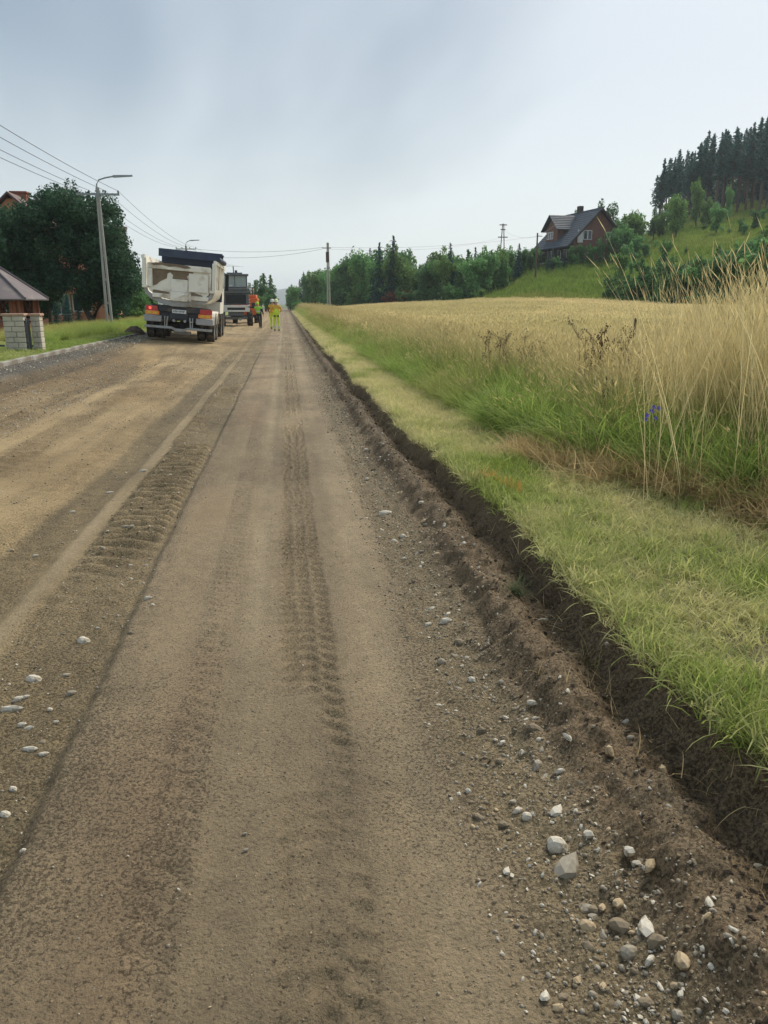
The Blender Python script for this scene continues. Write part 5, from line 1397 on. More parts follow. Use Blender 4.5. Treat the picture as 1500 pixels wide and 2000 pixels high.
for px_, py_, w_, hgt in ((38, 378, .5, 3.0), (74, 394, .4, 2.6)):
    c = at_y(px_, py_, 59.5); q = MB(); x = c.x - (HX0 + HX1) / 2; zt = c.z + .3
    q.box(x - w_, x + w_, 2.2, 3.0, zt - hgt - 3, zt, 0, .02); q.box(x - w_ - .08, x + w_ + .08, 2.12, 3.08, zt + .003, zt + .12, 0, .02); q.build('chimney', m_brick, rf)
for k, (xx, z0) in enumerate([(-hw + 2, 1.1), (-hw + 5, 1.1), (hw - 2.2, 1.3), (gx, 5.9)]):
    q = MB(); q.box(xx - .65, xx + .65, -.33 if k == 3 else -.08, -.252 if k == 3 else -.002, z0, z0 + 1.4); fr_ = q.build('window', m_fwhite, sal)
    q = MB(); yy = -.345 if k == 3 else -.095
    for s in (0, 1): q.box(xx - .56 + s * .58, xx - .02 + s * .58, yy, yy + .014, z0 + .1, z0 + 1.3)
    q.build('pane', m_pane, fr_)
q = MB(); q.box(hw - .75, hw + .25, -1.8, -.9, 0, 3.2, 0, .03); q.box(hw - 3.4, hw + .3, -1.9, -.002, 2.5, 2.7); q.build('porch', m_salmon, sal)

# brown house on the hill: gable towards the right front, dormer on the long front
BH = at_d(1131, 512, 127.0); bz = float(gz_right(BH.x, BH.y)) - .35
bh = empty('brown_house', (BH.x, BH.y, bz), (0, 0, math.radians(-82)), 'red brown house with slate grey roof and dormer on the green rise', 'house')
m_bwall = mat('brown_brick', (.175, .085, .065), .85, .2, 2, .01, 10)
m_bdark = mat('dark_timber', (.05, .038, .032), .8, .2, 4)
m_slate = mat('slate_roof', (.05, .066, .088), .75, .2, 2.5)
# local: x along the ridge (gable end at +x faces the camera's right), -y is the long front with the dormer
LX, WY, EZ, RZ_ = 6.0, 4.3, 3.6, 9.3
bh.scale = (.86, .90, .80)
q = MB(); q.extrude_yz([(-WY, 0), (WY, 0), (WY, EZ + .8), (0, RZ_ - .25), (-WY, EZ + .8)], -LX, LX); q.build('wall', m_bwall, bh)
q = MB(); q.box(-LX - .02, LX + .02, -WY - .05, -WY - .002, 0, 3.5); q.build('timber_front', m_bdark, bh)
rf = MB(); nc = 16
for sy in (-1, 1):
    for k in range(nc):                                   # lapped courses
        t0, t1 = k / nc, (k + 1) / nc
        yo0, zo0 = sy * (WY + 1.5) * (1 - t0), (EZ - .9) + (RZ_ - EZ + .9) * t0; yo1, zo1 = sy * (WY + 1.5) * (1 - t1), (EZ - .9) + (RZ_ - EZ + .9) * t1
        rf.hexa([(-LX - .9, yo0, zo0), (LX + .9, yo0, zo0), (LX + .9, yo1, zo1), (-LX - .9, yo1, zo1), (-LX - .9, yo0, zo0 + .2), (LX + .9, yo0, zo0 + .2), (LX + .9, yo1, zo1 + .13), (-LX - .9, yo1, zo1 + .13)])
rf.cyl((-LX - .9, 0, RZ_ + .12), (LX + .9, 0, RZ_ + .12), .13, n=8)
roof_b = rf.build('roof', m_slate, bh)
for sx in (-1, 1):
    for sy in (-1, 1):
        q = MB(); q.hexa([(sx * (LX + .91), sy * (WY + 1.5), EZ - 1.15), (sx * (LX + .97), sy * (WY + 1.5), EZ - 1.15), (sx * (LX + .97), 0, RZ_ - .25), (sx * (LX + .91), 0, RZ_ - .25), (sx * (LX + .91), sy * (WY + 1.5), EZ - .75), (sx * (LX + .97), sy * (WY + 1.5), EZ - .75), (sx * (LX + .97), 0, RZ_ + .12), (sx * (LX + .91), 0, RZ_ + .12)]); q.build('barge_board', m_bdark, roof_b)
q = MB(); q.box(-1.6, -.7, -.2, .6, RZ_ - 1.2, RZ_ + 1.3, 0, .03); q.build('chimney', m_bdark, roof_b)
# dormer: its own gabled roof running out over the front
dm = MB(); dm.box(-3.6, .6, -WY - .35, -1.0, EZ + .45, EZ + 3.0); dm.extrude_xz([(-3.6, EZ + 3.0), (.6, EZ + 3.0), (-1.5, EZ + 4.9)], -WY - .35, -1.0)
dorm = dm.build('dormer', m_bwall, bh)
q = MB()
for sx in (-1, 1):
    for k in range(8):
        t0, t1 = k / 8, (k + 1) / 8
        xo0, zo0 = -1.5 + sx * 3.0 * (1 - t0), EZ + 2.45 + 2.75 * t0; xo1, zo1 = -1.5 + sx * 3.0 * (1 - t1), EZ + 2.45 + 2.75 * t1
        q.hexa([(xo0, -WY - 1.0, zo0), (xo0, -.2, zo0), (xo1, -.2, zo1), (xo1, -WY - 1.0, zo1), (xo0, -WY - 1.0, zo0 + .2), (xo0, -.2, zo0 + .2), (xo1, -.2, zo1 + .12), (xo1, -WY - 1.0, zo1 + .12)])
q.build('dormer_roof', m_slate, dorm)
def hwin(parent, face, u0, u1, z0, z1, n, off):
    f = MB(); g_ = MB()
    if face == 'front':
        f.box(u0, u1, off - .10, off, z0, z1)
        w = (u1 - u0) / n
        for k in range(n): g_.box(u0 + k * w + .09, u0 + (k + 1) * w - .09, off - .115, off - .102, z0 + .1, z1 - .1)
    else:
        f.box(off, off + .10, u0, u1, z0, z1)
        w = (u1 - u0) / n
        for k in range(n): g_.box(off + .102, off + .115, u0 + k * w + .09, u0 + (k + 1) * w - .09, z0 + .1, z1 - .1)
    fo = f.build('window', m_fwhite, parent); g_.build('pane', m_pane, fo)
hwin(dorm, 'front', -3.2, -.9, EZ + 1.0, EZ + 2.3, 3, -WY - .352)
hwin(bh, 'gable', -2.7, -1.2, 4.0, 5.6, 2, LX + .002); hwin(bh, 'gable', 1.4, 2.7, 4.0, 5.4, 2, LX + .002)
q = MB(); q.box(LX + .002, LX + .08, -3.7, -2.75, 3.5, 5.65); q.build('door', m_fwhite, bh)
for u in (-5.6, -4.2, -2.2, .6, 2.8): hwin(bh, 'front', u, u + 1.15, .9, 2.5, 2, -WY - .052)
q = MB(); q.box(-LX - .8, LX + .8, -WY - 2.2, -WY - .06, .0, .25); q.build('porch_floor', m_conc, bh)
for k in range(6):
    q = MB(); q.box(-LX + k * 2.4 - .08, -LX + k * 2.4 + .08, -WY - 1.4, -WY - 1.24, .255, 2.9); q.build('porch_post', m_bdark, bh)
q = MB(); q.box(-LX, LX, -WY - 1.36, -WY - 1.28, 1.15, 1.25); q.box(-LX, LX, -WY - 1.36, -WY - 1.28, .6, .68); q.build('porch_rail', m_bdark, bh)

# ------------------------------------------------------------------ poles and wires
m_pole = mat('pole_concrete', (.36, .35, .32), .85, .15, 2, .004, 20)
m_wood = mat('pole_wood', (.13, .09, .06), .9, .25, 3, .01, 12, stretch=(8, 8, .5))
m_wire = mat('wire_dark', (.05, .055, .06), .6)
m_lamp = mat('lamp_housing', (.28, .30, .32), .5)
def a_pole(px, Y, py_top, arm_px, label, rot=0.0):
    t = at_y(px, py_top, Y); zg = float(gz_left(np.float64(t.x), np.float64(Y))) - .05; h = t.z - zg
    e = empty('utility_pole', (t.x, Y, zg), (0, 0, rot), label, 'pole', 'lamp poles along the left side of the road')
    for sx in (-1, 1):                                     # two concrete legs, joined above
        q = MB(); q.cyl((sx * .115, 0, 0), (sx * .035, 0, h), .07, .055, 8); q.build('leg', m_pole, e, True)
    q = MB()
    for k in range(5): q.box(-.09 + .012 * k, .09 - .012 * k, -.03, .03, 1.2 + k * h * .17, 1.32 + k * h * .17)
    q.build('web', m_pole, e)
    q = MB(); q.box(-1.0, 1.0, -.06, .06, h - .35, h - .26); arm = q.build('crossarm', m_lamp, e)
    for xx in (-.95, -.4, .35, .95):
        q = MB(); q.lathe([(0, 0), (.05, .01), (.03, .05), (.05, .08), (.02, .14), (0, .15)], (xx, 0, h - .258), n=8); q.build('insulator', m_black, arm, True)
    q = MB(); L = arm_px; q.tube([(0.02, -.1, h - .6), (.0, -.1, h + .12), (.12, -.1, h + .32), (L * .5, -.1, h + .42), (L, -.1, h + .50)], .035, 6); br = q.build('lamp_arm', m_lamp, e, True)
    q = MB(); q.hexa([(L - .05, -.20, h + .44), (L + .85, -.16, h + .50), (L + .85, -.04, h + .50), (L - .05, 0, h + .44), (L - .05, -.18, h + .54), (L + .85, -.14, h + .57), (L + .85, -.06, h + .57), (L - .05, -.02, h + .54)]); q.build('lamp_head', m_lamp, br)
    return e, t.x, zg, h
e1, x1, z1, h1 = a_pole(190, 41, 366, .85, 'concrete lamp pole with crossarm beside the dark leafy tree')
e2, x2, z2, h2 = a_pole(363, 82, 480, .5, 'concrete lamp pole with crossarm rising behind the lorry')
x0, z0_, h0 = x1 - .2, .35, h1
x3, h3 = x2 + 2.6, h2
def wire(a, b, sag, label, r=.011, group='overhead wires'):
    a = Vector(a); b = Vector(b); pts = []
    for k in range(25):
        t = k / 24; p = a.lerp(b, t); p.z -= sag * 4 * t * (1 - t); pts.append(p)
    o = MB().tube(pts, r, 4).build('overhead_wire', m_wire)
    return tag(o, label, 'wire', group)
for xx in (-.95, -.4, .35, .95):
    wire((x0 + xx, 2.0, z0_ + h0 + .1), (x1 + xx, 41, z1 + h1 - .14), .45, 'thin wire from the crossarm by the leafy tree towards the near road')
    wire((x1 + xx, 41, z1 + h1 - .14), (x2 + xx, 82, z2 + h2 - .14), .5, 'thin wire strung between the crossarms of the two lamp poles')
    wire((x2 + xx, 82, z2 + h2 - .14), (x3 + xx, 124, z2 + h2 - .1), .5, 'thin wire leaving the lamp pole behind the lorry along the far road')
# single pole on the right of the road
RP = at_y(640, 474, 82.0); rzg = float(gz_right(RP.x, RP.y)) - .05
rp1 = empty('utility_pole', (RP.x, RP.y, rzg), label='slim concrete pole with a small box standing in the grain field', cat='pole')
hR = RP.z - rzg
q = MB()
for sx in (-1, 1): q.cyl((sx * .13, 0, 0), (sx * .06, 0, hR), .08, .06, 8)
for k in range(6): q.box(-.1, .1, -.03, .03, .8 + k * 1.0, .9 + k * 1.0)
q.build('pole_shaft', m_pole, rp1, True)
q = MB(); q.box(-.22, .10, -.25, -.08, hR - 1.9, hR - .9, 0, .02); q.build('switch_box', mat('box_brown', (.10, .075, .065), .7), rp1)
q = MB(); q.box(-.55, .3, -.05, .05, hR - .55, hR - .47); q.build('crossarm', m_wood, rp1)
WP = at_d(1050, 455, 112.0); wzg = float(gz_right(WP.x, WP.y)) - .1; hW = WP.z - wzg
rp2 = empty('utility_pole', (WP.x, WP.y, wzg), label='dark wooden pole on the rise below the brown house', cat='pole')
q = MB(); q.cyl((0, 0, 0), (0, 0, hW), .14, .10, 10); q.build('pole_shaft', m_wood, rp2, True)
q = MB(); q.box(-.1, .7, -.05, .05, hW - .45, hW - .36); q.build('crossarm', m_wood, rp2)
LP = at_d(983, 437, 150.0); lzg = float(gz_right(LP.x, LP.y)) - .1; hL = LP.z - lzg
rp3 = empty('lattice_pole', (LP.x, LP.y, lzg), label='splayed lattice power pole with crossarms rising above the tree row', cat='pole')
for sx in (-1, 1):
    q = MB(); q.cyl((sx * .65, 0, 0), (sx * .10, 0, hL), .11, .08, 8); q.build('leg', m_wood, rp3, True)
for k, (zz, w) in enumerate(((hL - .2, .7), (hL - 1.0, .45), (hL - 2.3, .9))):
    q = MB(); q.box(-w, w, -.06, .06, zz - .08, zz + .08); q.build('crossarm', m_wood, rp3)
wire((x2 + .95, 82, z2 + h2 - .3), (RP.x - .5, RP.y, rzg + hR - .45), .35, 'thin wire crossing the road from the lamp pole to the slim concrete pole', .012, 'crossing wires')
wire((x2 + .2, 82, z2 + h2 - .9), (RP.x - .5, RP.y, rzg + hR - .6), .5, 'thin wire crossing the road from the lamp pole to the slim concrete pole', .012, 'crossing wires')
wire((RP.x + .2, RP.y, rzg + hR - .45), (WP.x, WP.y, wzg + hW - .4), .5, 'long thin wire from the slim concrete pole to the wooden pole by the house')
wire((RP.x + .2, RP.y, rzg + hR - .6), (LP.x, LP.y, lzg + hL - 2.3), .9, 'thin wire sagging from the slim concrete pole towards the lattice pole')
wire((WP.x, WP.y, wzg + hW - .4), (BH.x - 4, BH.y - 3, bz + 6.3), .2, 'short service wire from the wooden pole to the brown house')
wire((WP.x, WP.y, wzg + hW - .5), (LP.x, LP.y, lzg + hL - 1.0), .6, 'thin wire from the wooden pole up to the lattice pole')
wire((x1 + .1, 41, z1 + h1 * .72), at_y(300, 505, 60), .3, 'low service cable leaving the lamp pole by the tree towards the lorry')
# two survey stakes in the grain
for k, (px, py, D, lb) in enumerate(((1241, 626, 11.0, 'dark thin stake standing in the grain beside the dead weeds'), (1338, 632, 11.5, 'dark thin stake standing in the dry grass at the field edge'))):
    p = at_d(px, py, D); zg = float(gz_right(p.x, p.y)); q = MB(); q.box(-.015, .015, -.015, .015, 0, p.z - zg, 0, .004); q.hexa([(-.015, -.015, p.z - zg), (.015, -.015, p.z - zg), (.015, .015, p.z - zg), (-.015, .015, p.z - zg), (-.005, -.005, p.z - zg + .03), (.005, -.005, p.z - zg + .03), (.005, .005, p.z - zg + .03), (-.005, .005, p.z - zg + .03)])
    tag(q.build('survey_stake', m_wood, None, loc=(p.x, p.y, zg)), lb, 'stake')
# ------------------------------------------------------------------ trees
m_bark = mat('bark', (.085, .07, .055), .95, .3, 6, .02, 14, stretch=(3, 3, .6))
m_barkp = mat('pine_bark', (.115, .09, .07), .95, .25, 6, .02, 14, stretch=(3, 3, .6))
L_dark = leaf_mat('foliage_dark', (.050, .125, .048), (.145, .28, .105), .42)
L_mid = leaf_mat('foliage_mid', (.082, .195, .066), (.20, .385, .135), .45)
L_light = leaf_mat('foliage_light', (.090, .175, .050), (.205, .33, .10), .4)
L_spruce = leaf_mat('foliage_spruce', (.022, .078, .066), (.060, .16, .135), .34)
L_left = leaf_mat('foliage_deep', (.018, .052, .030), (.075, .15, .08), .35)
L_red = leaf_mat('foliage_dead', (.14, .055, .035), (.26, .11, .07), .2)

def leaf_quads(P, Nrm, size, r, aspect=.6):
    """small pointed leaf faces at P, roughly facing Nrm"""
    n = len(P)
    nr = Nrm + r.normal(0, .75, (n, 3)); nr /= np.linalg.norm(nr, axis=1)[:, None] + 1e-9
    a = np.cross(nr, r.normal(size=(n, 3))); a /= np.linalg.norm(a, axis=1)[:, None] + 1e-9
    b = np.cross(nr, a)
    s = (size * r.uniform(.6, 1.4, n))[:, None]
    V = np.stack([P - a * s, P + b * s * aspect, P + a * s, P - b * s * aspect], 1).reshape(-1, 3)
    return V, np.arange(4 * n).reshape(n, 4)
def crown_mesh(name, lm, blobs, n, size, seed, fill=.35):
    r = np.random.default_rng(seed)
    vol = np.array([b[3] * b[4] * b[5] for b in blobs]) ** .67
    k = r.choice(len(blobs), n, p=vol / vol.sum())
    B = np.array(blobs)[k]
    d = r.normal(size=(n, 3)); d /= np.linalg.norm(d, axis=1)[:, None]
    # leaf sprays: many small clusters instead of an even shell
    nc = max(8, n // 26)
    cd = r.normal(size=(nc, 3)); cd /= np.linalg.norm(cd, axis=1)[:, None]; ci = r.integers(0, nc, n)
    d = cd[ci] + d * .28; d /= np.linalg.norm(d, axis=1)[:, None]
    rad = np.where(r.uniform(size=n) < fill, r.uniform(.3, .9, n), r.normal(.97, .09, n)) + .10 * np.sin(ci * 12.9898)
    P = B[:, :3] + d * rad[:, None] * B[:, 3:6]
    Vv, Ff_ = leaf_quads(P, d, size, r)
    sh = np.clip(.5 + .22 * np.sin(ci * 7.13) + r.normal(0, .2, n), 0, 1)
    return np_mesh(name, Vv, Ff_, [lm], False, {'shade': ('FLOAT', 'FACE', sh)})
def limbs(tr, base, top, tips, r0, m, seed):
    r = random.Random(seed)
    mid = [Vector(base).lerp(Vector(top), t) + Vector((r.gauss(0, .012), r.gauss(0, .012), 0)) for t in (0, .35, .7, 1)]
    tr.tube(mid, [r0, r0 * .75, r0 * .45, r0 * .12], 7)
    for tp in tips:
        t = r.uniform(.25, .65); s = Vector(base).lerp(Vector(top), t); e = Vector(tp)
        tr.tube([s, s.lerp(e, .5) + Vector((0, 0, .02)), e], [r0 * .4, r0 * .25, r0 * .06], 5)
def broadleaf(seed, lm, n=3400, size=.023, wide=.42, low=.12):
    r = random.Random(seed); blobs = []
    for k in range(20):
        a = r.uniform(0, 6.28); h = r.uniform(low + .12, .86); wr = wide * math.sin(math.pi * min(1, .18 + .82 * (1 - abs(h - .45)))) ** 1.0
        rr = wr * r.uniform(.25, .85) * (1.15 - .75 * max(0, h - .45)); s = r.uniform(.07, .135)
        blobs.append((math.cos(a) * rr, math.sin(a) * rr, h, s, s, s * r.uniform(.8, 1.2)))
    for k in range(4):
        blobs.append((r.gauss(0, .05), r.gauss(0, .05), .35 + .19 * k, .15 - .028 * k, .15 - .028 * k, .12))
    blobs = [b for b in blobs]
    top = max(b[2] + b[5] for b in blobs)
    blobs = [(b[0], b[1], b[2] / top, b[3], b[4], b[5] / top) for b in blobs]
    t = MB(); limbs(t, (0, 0, 0), (r.gauss(0, .03), r.gauss(0, .03), .8), [b[:3] for b in blobs[:9]], .028, m_bark, seed)
    return t.mesh('trunk', m_bark, True), crown_mesh('crown', lm, blobs, n, size, seed)
def spruce(seed, lm, n=2600, w=.17, bare=.06, size=.016, bark=None, rag=.25):
    r = np.random.default_rng(seed)
    P = []; Nn = []
    z = bare
    while z < .985:
        t = (z - bare) / (1 - bare)
        L = w * (1 - t) ** .8 * (1 if bare < .3 else min(1, .45 + 1.6 * t)) + .008
        nb = max(4, int(9 * (1 - t) + 3))
        for k in range(nb):
            a = r.uniform(0, 6.283); Lb = L * r.uniform(1 - rag * 2, 1 + rag * .6)
            m_ = max(3, int(n / 130 * (Lb / w) + 2)); s = r.uniform(.15, 1, m_)
            dx_ = math.cos(a) * Lb * s; dy_ = math.sin(a) * Lb * s
            zz = z + .10 * Lb * s - .38 * Lb * s * s + r.normal(0, .004, m_)
            P.append(np.stack([dx_ + r.normal(0, .006, m_), dy_ + r.normal(0, .006, m_), zz], -1))
            Nn.append(np.tile([math.cos(a) * .3, math.sin(a) * .3, .8], (m_, 1)))
        z += .022 + .012 * (1 - t)
    P.append(np.stack([r.normal(0, .003, 14), r.normal(0, .003, 14), np.linspace(.95, 1.0, 14)], -1)); Nn.append(np.tile([1, 0, .2], (14, 1)))
    P = np.concatenate(P); Nn = np.concatenate(Nn)
    V, F = leaf_quads(P, Nn, size, r, .45)
    me = np_mesh('crown', V, F, [lm], False, {'shade': ('FLOAT', 'FACE', np.clip(r.normal(.5, .25, len(F)), 0, 1))})
    t = MB(); t.tube([(0, 0, 0), (0.003, 0, .5), (0, 0, .97)], [.013 if bare > .3 else .018, .009, .002], 7)
    if bare > .3:
        rr = random.Random(seed)
        for k in range(10):
            zz = rr.uniform(.15, bare); a = rr.uniform(0, 6.28); t.tube([(0, 0, zz), (math.cos(a) * .05, math.sin(a) * .05, zz - .005)], [.0025, .0008], 4)
    return t.mesh('trunk', bark or m_bark, True), me
K = {}
K['mid'] = [broadleaf(i, L_mid) for i in range(4)]
K['dark'] = [broadleaf(10 + i, L_dark) for i in range(3)]
K['light'] = [broadleaf(20 + i, L_light, wide=.40) for i in range(3)]
K['shrub'] = [broadleaf(30 + i, L_mid, 1800, .04, .62, .0) for i in range(3)]
K['lshrub'] = [broadleaf(40 + i, L_light, 1500, .045, .66, .0) for i in range(2)]
K['dshrub'] = [broadleaf(45 + i, L_dark, 2200, .035, .66, .0) for i in range(2)]
K['red'] = [broadleaf(50, L_red, 900, .045, .7, .0)]
K['spruce'] = [spruce(60 + i, L_spruce) for i in range(3)]
K['pine'] = [spruce(70 + i, L_dark, 1700, .22, .25, .026, m_barkp, .4) for i in range(3)]
K['forest'] = [spruce(80 + i, L_spruce, 2300, .145, .40 + .04 * i, .018, m_barkp, .3) for i in range(4)]
K['deep'] = [broadleaf(13 + i, L_left) for i in range(3)]
K['lone'] = [broadleaf(90, L_dark, 5200, .020, .5, .1)]
NAMES = dict(mid='broadleaf_tree', dark='broadleaf_tree', deep='broadleaf_tree', light='broadleaf_tree', shrub='shrub', lshrub='shrub', dshrub='shrub', red='shrub', spruce='spruce_tree', pine='pine_tree', forest='spruce_tree', lone='broadleaf_tree')
RT = random.Random(11)
def tree(kind, px, D, py_top, label, group=None, wf=1.0, zf=gz_right, hmin=1.0, sink=.1, cat=None):
    p = at_d(px, py_top, D); zg = float(zf(np.float64(p.x), np.float64(p.y))) - sink
    h = max(hmin, p.z - zg)
    tm, cm = RT.choice(K[kind])
    nm = NAMES[kind]
    e = empty(nm, (p.x, p.y, zg), (RT.gauss(0, .02), RT.gauss(0, .02), RT.uniform(0, 6.28)), label, cat or ('shrub' if 'shrub' in nm else 'tree'), group)
    e.scale = (h * wf, h * wf, h)
    link('trunk', tm, e); link('crown', cm, e)
    return e
# tree row behind the grain field
tops = ([556, 580, 600, 625, 650, 675, 690, 715, 740, 760, 770, 785, 800, 830, 860, 880, 905, 920, 950, 980, 1010, 1050, 1075],
        [556, 538, 527, 520, 508, 496, 482, 480, 480, 472, 468, 490, 500, 496, 480, 474, 490, 486, 476, 478, 474, 470, 484])
GRW = 'trees in the row behind the grain field'
px = 562
while px < 1075:
    D = float(np.interp(phi_of(px), EP, ED)) + RT.uniform(4, 18) + 22 * float(sstep(950, 1010, px))
    kind = RT.choices(['mid', 'dark', 'light', 'spruce', 'pine'], [.46, .16, .22, .10, .06])[0]
    tp = np.interp(px, *tops) + RT.uniform(-2, 22)
    lb = {'mid': 'mid green leafy tree in the row behind the grain field', 'dark': 'dark green leafy tree in the row behind the grain field', 'light': 'pale green leafy tree in the row behind the grain field', 'spruce': 'young dark spruce in the row behind the grain field', 'pine': 'ragged pine in the row behind the grain field'}[kind]
    tree(kind, px, D, tp, lb, GRW, wf=RT.uniform(.75, 1.15) * (1.0 if kind in ('mid', 'dark', 'light') else 1.25))
    px += RT.uniform(5, 10)
tree('spruce', 768, 128, 461, 'tallest pointed spruce rising out of the tree row near the reddish dead shrub', wf=1.15)
tree('spruce', 742, 131, 474, 'tall spruce beside the tallest one in the tree row', wf=1.15)
tree('spruce', 886, 116, 474, 'slim pointed spruce in the tree row below the lattice pole', wf=1.0)
px = 566
while px < 945:                                            # lower front of the row
    D = float(np.interp(phi_of(px), EP, ED)) + RT.uniform(1.2, 4)
    kind = RT.choices(['shrub', 'lshrub', 'dshrub'], [.5, .28, .22])[0]
    tp = np.interp(px, [560, 650, 760, 850, 985], [585, 566, 562, 560, 560]) + RT.uniform(-8, 14)
    tree(kind, px, D, tp, {'shrub': 'mid green shrub at the foot of the tree row', 'lshrub': 'pale green shrub at the foot of the tree row', 'dshrub': 'dark green shrub at the foot of the tree row'}[kind], 'shrubs at the foot of the tree row', wf=RT.uniform(.9, 1.3), hmin=.9)
    px += RT.uniform(9, 17)
for k, (px, tp, D) in enumerate(((772, 567, 125), (790, 566, 123.5), (757, 570, 126))): tree('red', px, D, tp, 'reddish brown dead shrub at the foot of the tree row', 'reddish dead shrubs', wf=1.25)
# round the brown house
for k, (kind, px, D, tp, wf) in enumerate([('spruce', 1081, 117, 485, 1.0), ('spruce', 1102, 118, 488, 1.2), ('spruce', 1070, 118, 500, 1.2), ('dark', 1118, 118, 478, 1.0), ('dark', 1136, 118, 474, 1.0), ('shrub', 1156, 118, 476, .9), ('dark', 1176, 118, 462, .8), ('dark', 1196, 119, 446, .8), ('shrub', 1092, 117, 500, 1.2), ('shrub', 1128, 117, 494, 1.2), ('dark', 1150, 117, 486, 1.1), ('mid', 1222, 121, 436, 1.0), ('mid', 1245, 122, 455, 1.1), ('dark', 1208, 131, 425, .9), ('mid', 1265, 120, 470, 1.1), ('mid', 1232, 116, 488, 1.2), ('lshrub', 1212, 112, 500, 1.2), ('lshrub', 1250, 110, 512, 1.2)]):
    tree(kind, px, D, tp, {'spruce': 'small garden spruce in front of the brown house', 'dark': 'dark leafy garden tree beside the brown house', 'mid': 'green leafy tree right of the brown house', 'shrub': 'green garden shrub below the brown gable', 'lshrub': 'pale green shrub on the slope below the brown house'}[kind], 'garden trees round the brown house', wf)
tree('lone', 1176, 140, 388, 'round dark tree rising behind the ridge of the brown house', wf=.75)
tree('dark', 1120, 145, 410, 'dark tree top showing behind the dormer of the brown house', wf=.9)
# dark thicket at the foot of the slope on the right
px = 1185
while px < 1700:
    D = float(np.interp(phi_of(px), EP, ED)) + RT.uniform(2, 9)
    tp = np.interp(px, [1185, 1230, 1300, 1400, 1500, 1700], [552, 525, 508, 486, 470, 440]) + RT.uniform(-12, 30)
    kind = RT.choices(['dshrub', 'shrub'], [.6, .4])[0]
    tree(kind, px, D, tp, {'dshrub': 'dark bushy shrub in the thicket at the foot of the slope', 'shrub': 'mid green bushy shrub in the thicket at the foot of the slope'}[kind], 'thicket shrubs between the grain and the slope', wf=RT.uniform(.8, 1.2))
    px += RT.uniform(6, 12)
# wood edge: leafy belt below the spruces
for k in range(60):
    px = RT.uniform(1195, 1700) if k < 44 else RT.uniform(1190, 1330); D = RT.uniform(138, 172)
    tp = np.interp(px, [1195, 1240, 1290, 1370, 1440, 1480, 1560, 1700], [425, 392, 375, 375, 405, 395, 360, 340]) + RT.uniform(0, 52)
    if 1405 < px < 1478: tp = max(tp, 445); D = RT.uniform(135, 150); 
    kind = RT.choices(['mid', 'dark', 'light'], [.55, .25, .2])[0]
    tree(kind, px, D, tp, {'mid': 'mid green leafy tree at the edge of the spruce wood', 'dark': 'dark leafy tree at the edge of the spruce wood', 'light': 'pale green leafy tree at the edge of the spruce wood'}[kind], 'leafy trees at the edge of the spruce wood', wf=RT.uniform(.8, 1.1))
tree('light', 1368, 160, 345, 'tall pale green birch like tree in front of the spruce wood', wf=.55)
tree('mid', 1428, 165, 358, 'slender green tree standing against the dark spruce wood', wf=.45)
# young growth scattered over the slope
for k in range(34):
    px = RT.uniform(1190, 1640); D = RT.uniform(98, 150)
    if 1240 < px < 1440 and 118 < D < 142: continue
    p0 = at_d(px, 500, D); zg = float(gz_right(np.float64(p0.x), np.float64(p0.y))); h = RT.uniform(1.6, 4.2)
    d_ = ray(px, 500); py = 500 - (zg + h - p0.z) / D * 1500 * .97
    kind = RT.choices(['shrub', 'lshrub', 'mid', 'light', 'spruce'], [.3, .2, .22, .16, .12])[0]
    tree(kind, px, D, py, {'shrub': 'mid green shrub growing on the grassy slope', 'lshrub': 'pale green shrub growing on the grassy slope', 'mid': 'young leafy tree growing on the grassy slope', 'light': 'young pale leafy tree growing on the grassy slope', 'spruce': 'young spruce growing on the grassy slope'}[kind], 'young growth on the grassy slope', RT.uniform(.7, 1.1))
# spruce wood
n = 0
for row, (D0, D1) in enumerate(((178, 190), (192, 208), (210, 230), (232, 250))):
    px = 1285 + row * 9 + (30 if row == 3 else 0)
    while px < 1740:
        top = np.interp(px, [1280, 1300, 1320, 1345, 1360, 1385, 1430, 1450, 1480, 1500, 1740], [335, 318, 300, 310, 288, 270, 262, 258, 248, 238, 170]) + RT.uniform(-10, 16) - row * 2
        tree('forest' if row < 3 else 'spruce', px, RT.uniform(D0, D1), top, ('bare trunked spruce in the front rank of the hilltop wood', 'spruce just behind the front rank of the hilltop wood', 'spruce deep inside the hilltop wood', 'spruce with low branches at the back of the hilltop wood')[row], 'spruces of the hilltop wood', wf=RT.uniform(.85, 1.15))
        px += RT.uniform(11, 19)
# right end of the road and behind the machines
for k, (kind, px, D, tp, wf) in enumerate([('pine', 497, 135, 548, 1.5), ('dark', 508, 128, 538, .8), ('pine', 516, 132, 534, 1.3), ('pine', 526, 138, 537, 1.3), ('dark', 531, 130, 556, .8), ('dark', 486, 126, 552, .9), ('dark', 470, 130, 540, .9), ('mid', 455, 126, 536, .9), ('dark', 440, 128, 540, .9), ('mid', 425, 124, 545, .9), ('dark', 520, 122, 572, 1.0), ('mid', 505, 118, 575, 1.1), ('dark', 410, 126, 540, .9)]):
    tree(kind, px, D, tp, {'pine': 'dark ragged pine at the far end of the road', 'dark': 'dark leafy tree at the far end of the road', 'mid': 'green leafy tree at the far end of the road'}[kind], 'trees behind the road machines', wf, zf=gz_left)
for k, (kind, px, D, tp, wf) in enumerate([('mid', 566, 172, 566, 1), ('dark', 572, 168, 560, 1), ('mid', 578, 160, 556, 1), ('shrub', 574, 150, 590, 1.1), ('shrub', 582, 140, 588, 1.1)]):
    tree(kind, px, D, tp, 'leafy roadside tree where the road fades out' if kind != 'shrub' else 'low roadside shrub where the road fades out', 'roadside trees where the road fades out', wf)
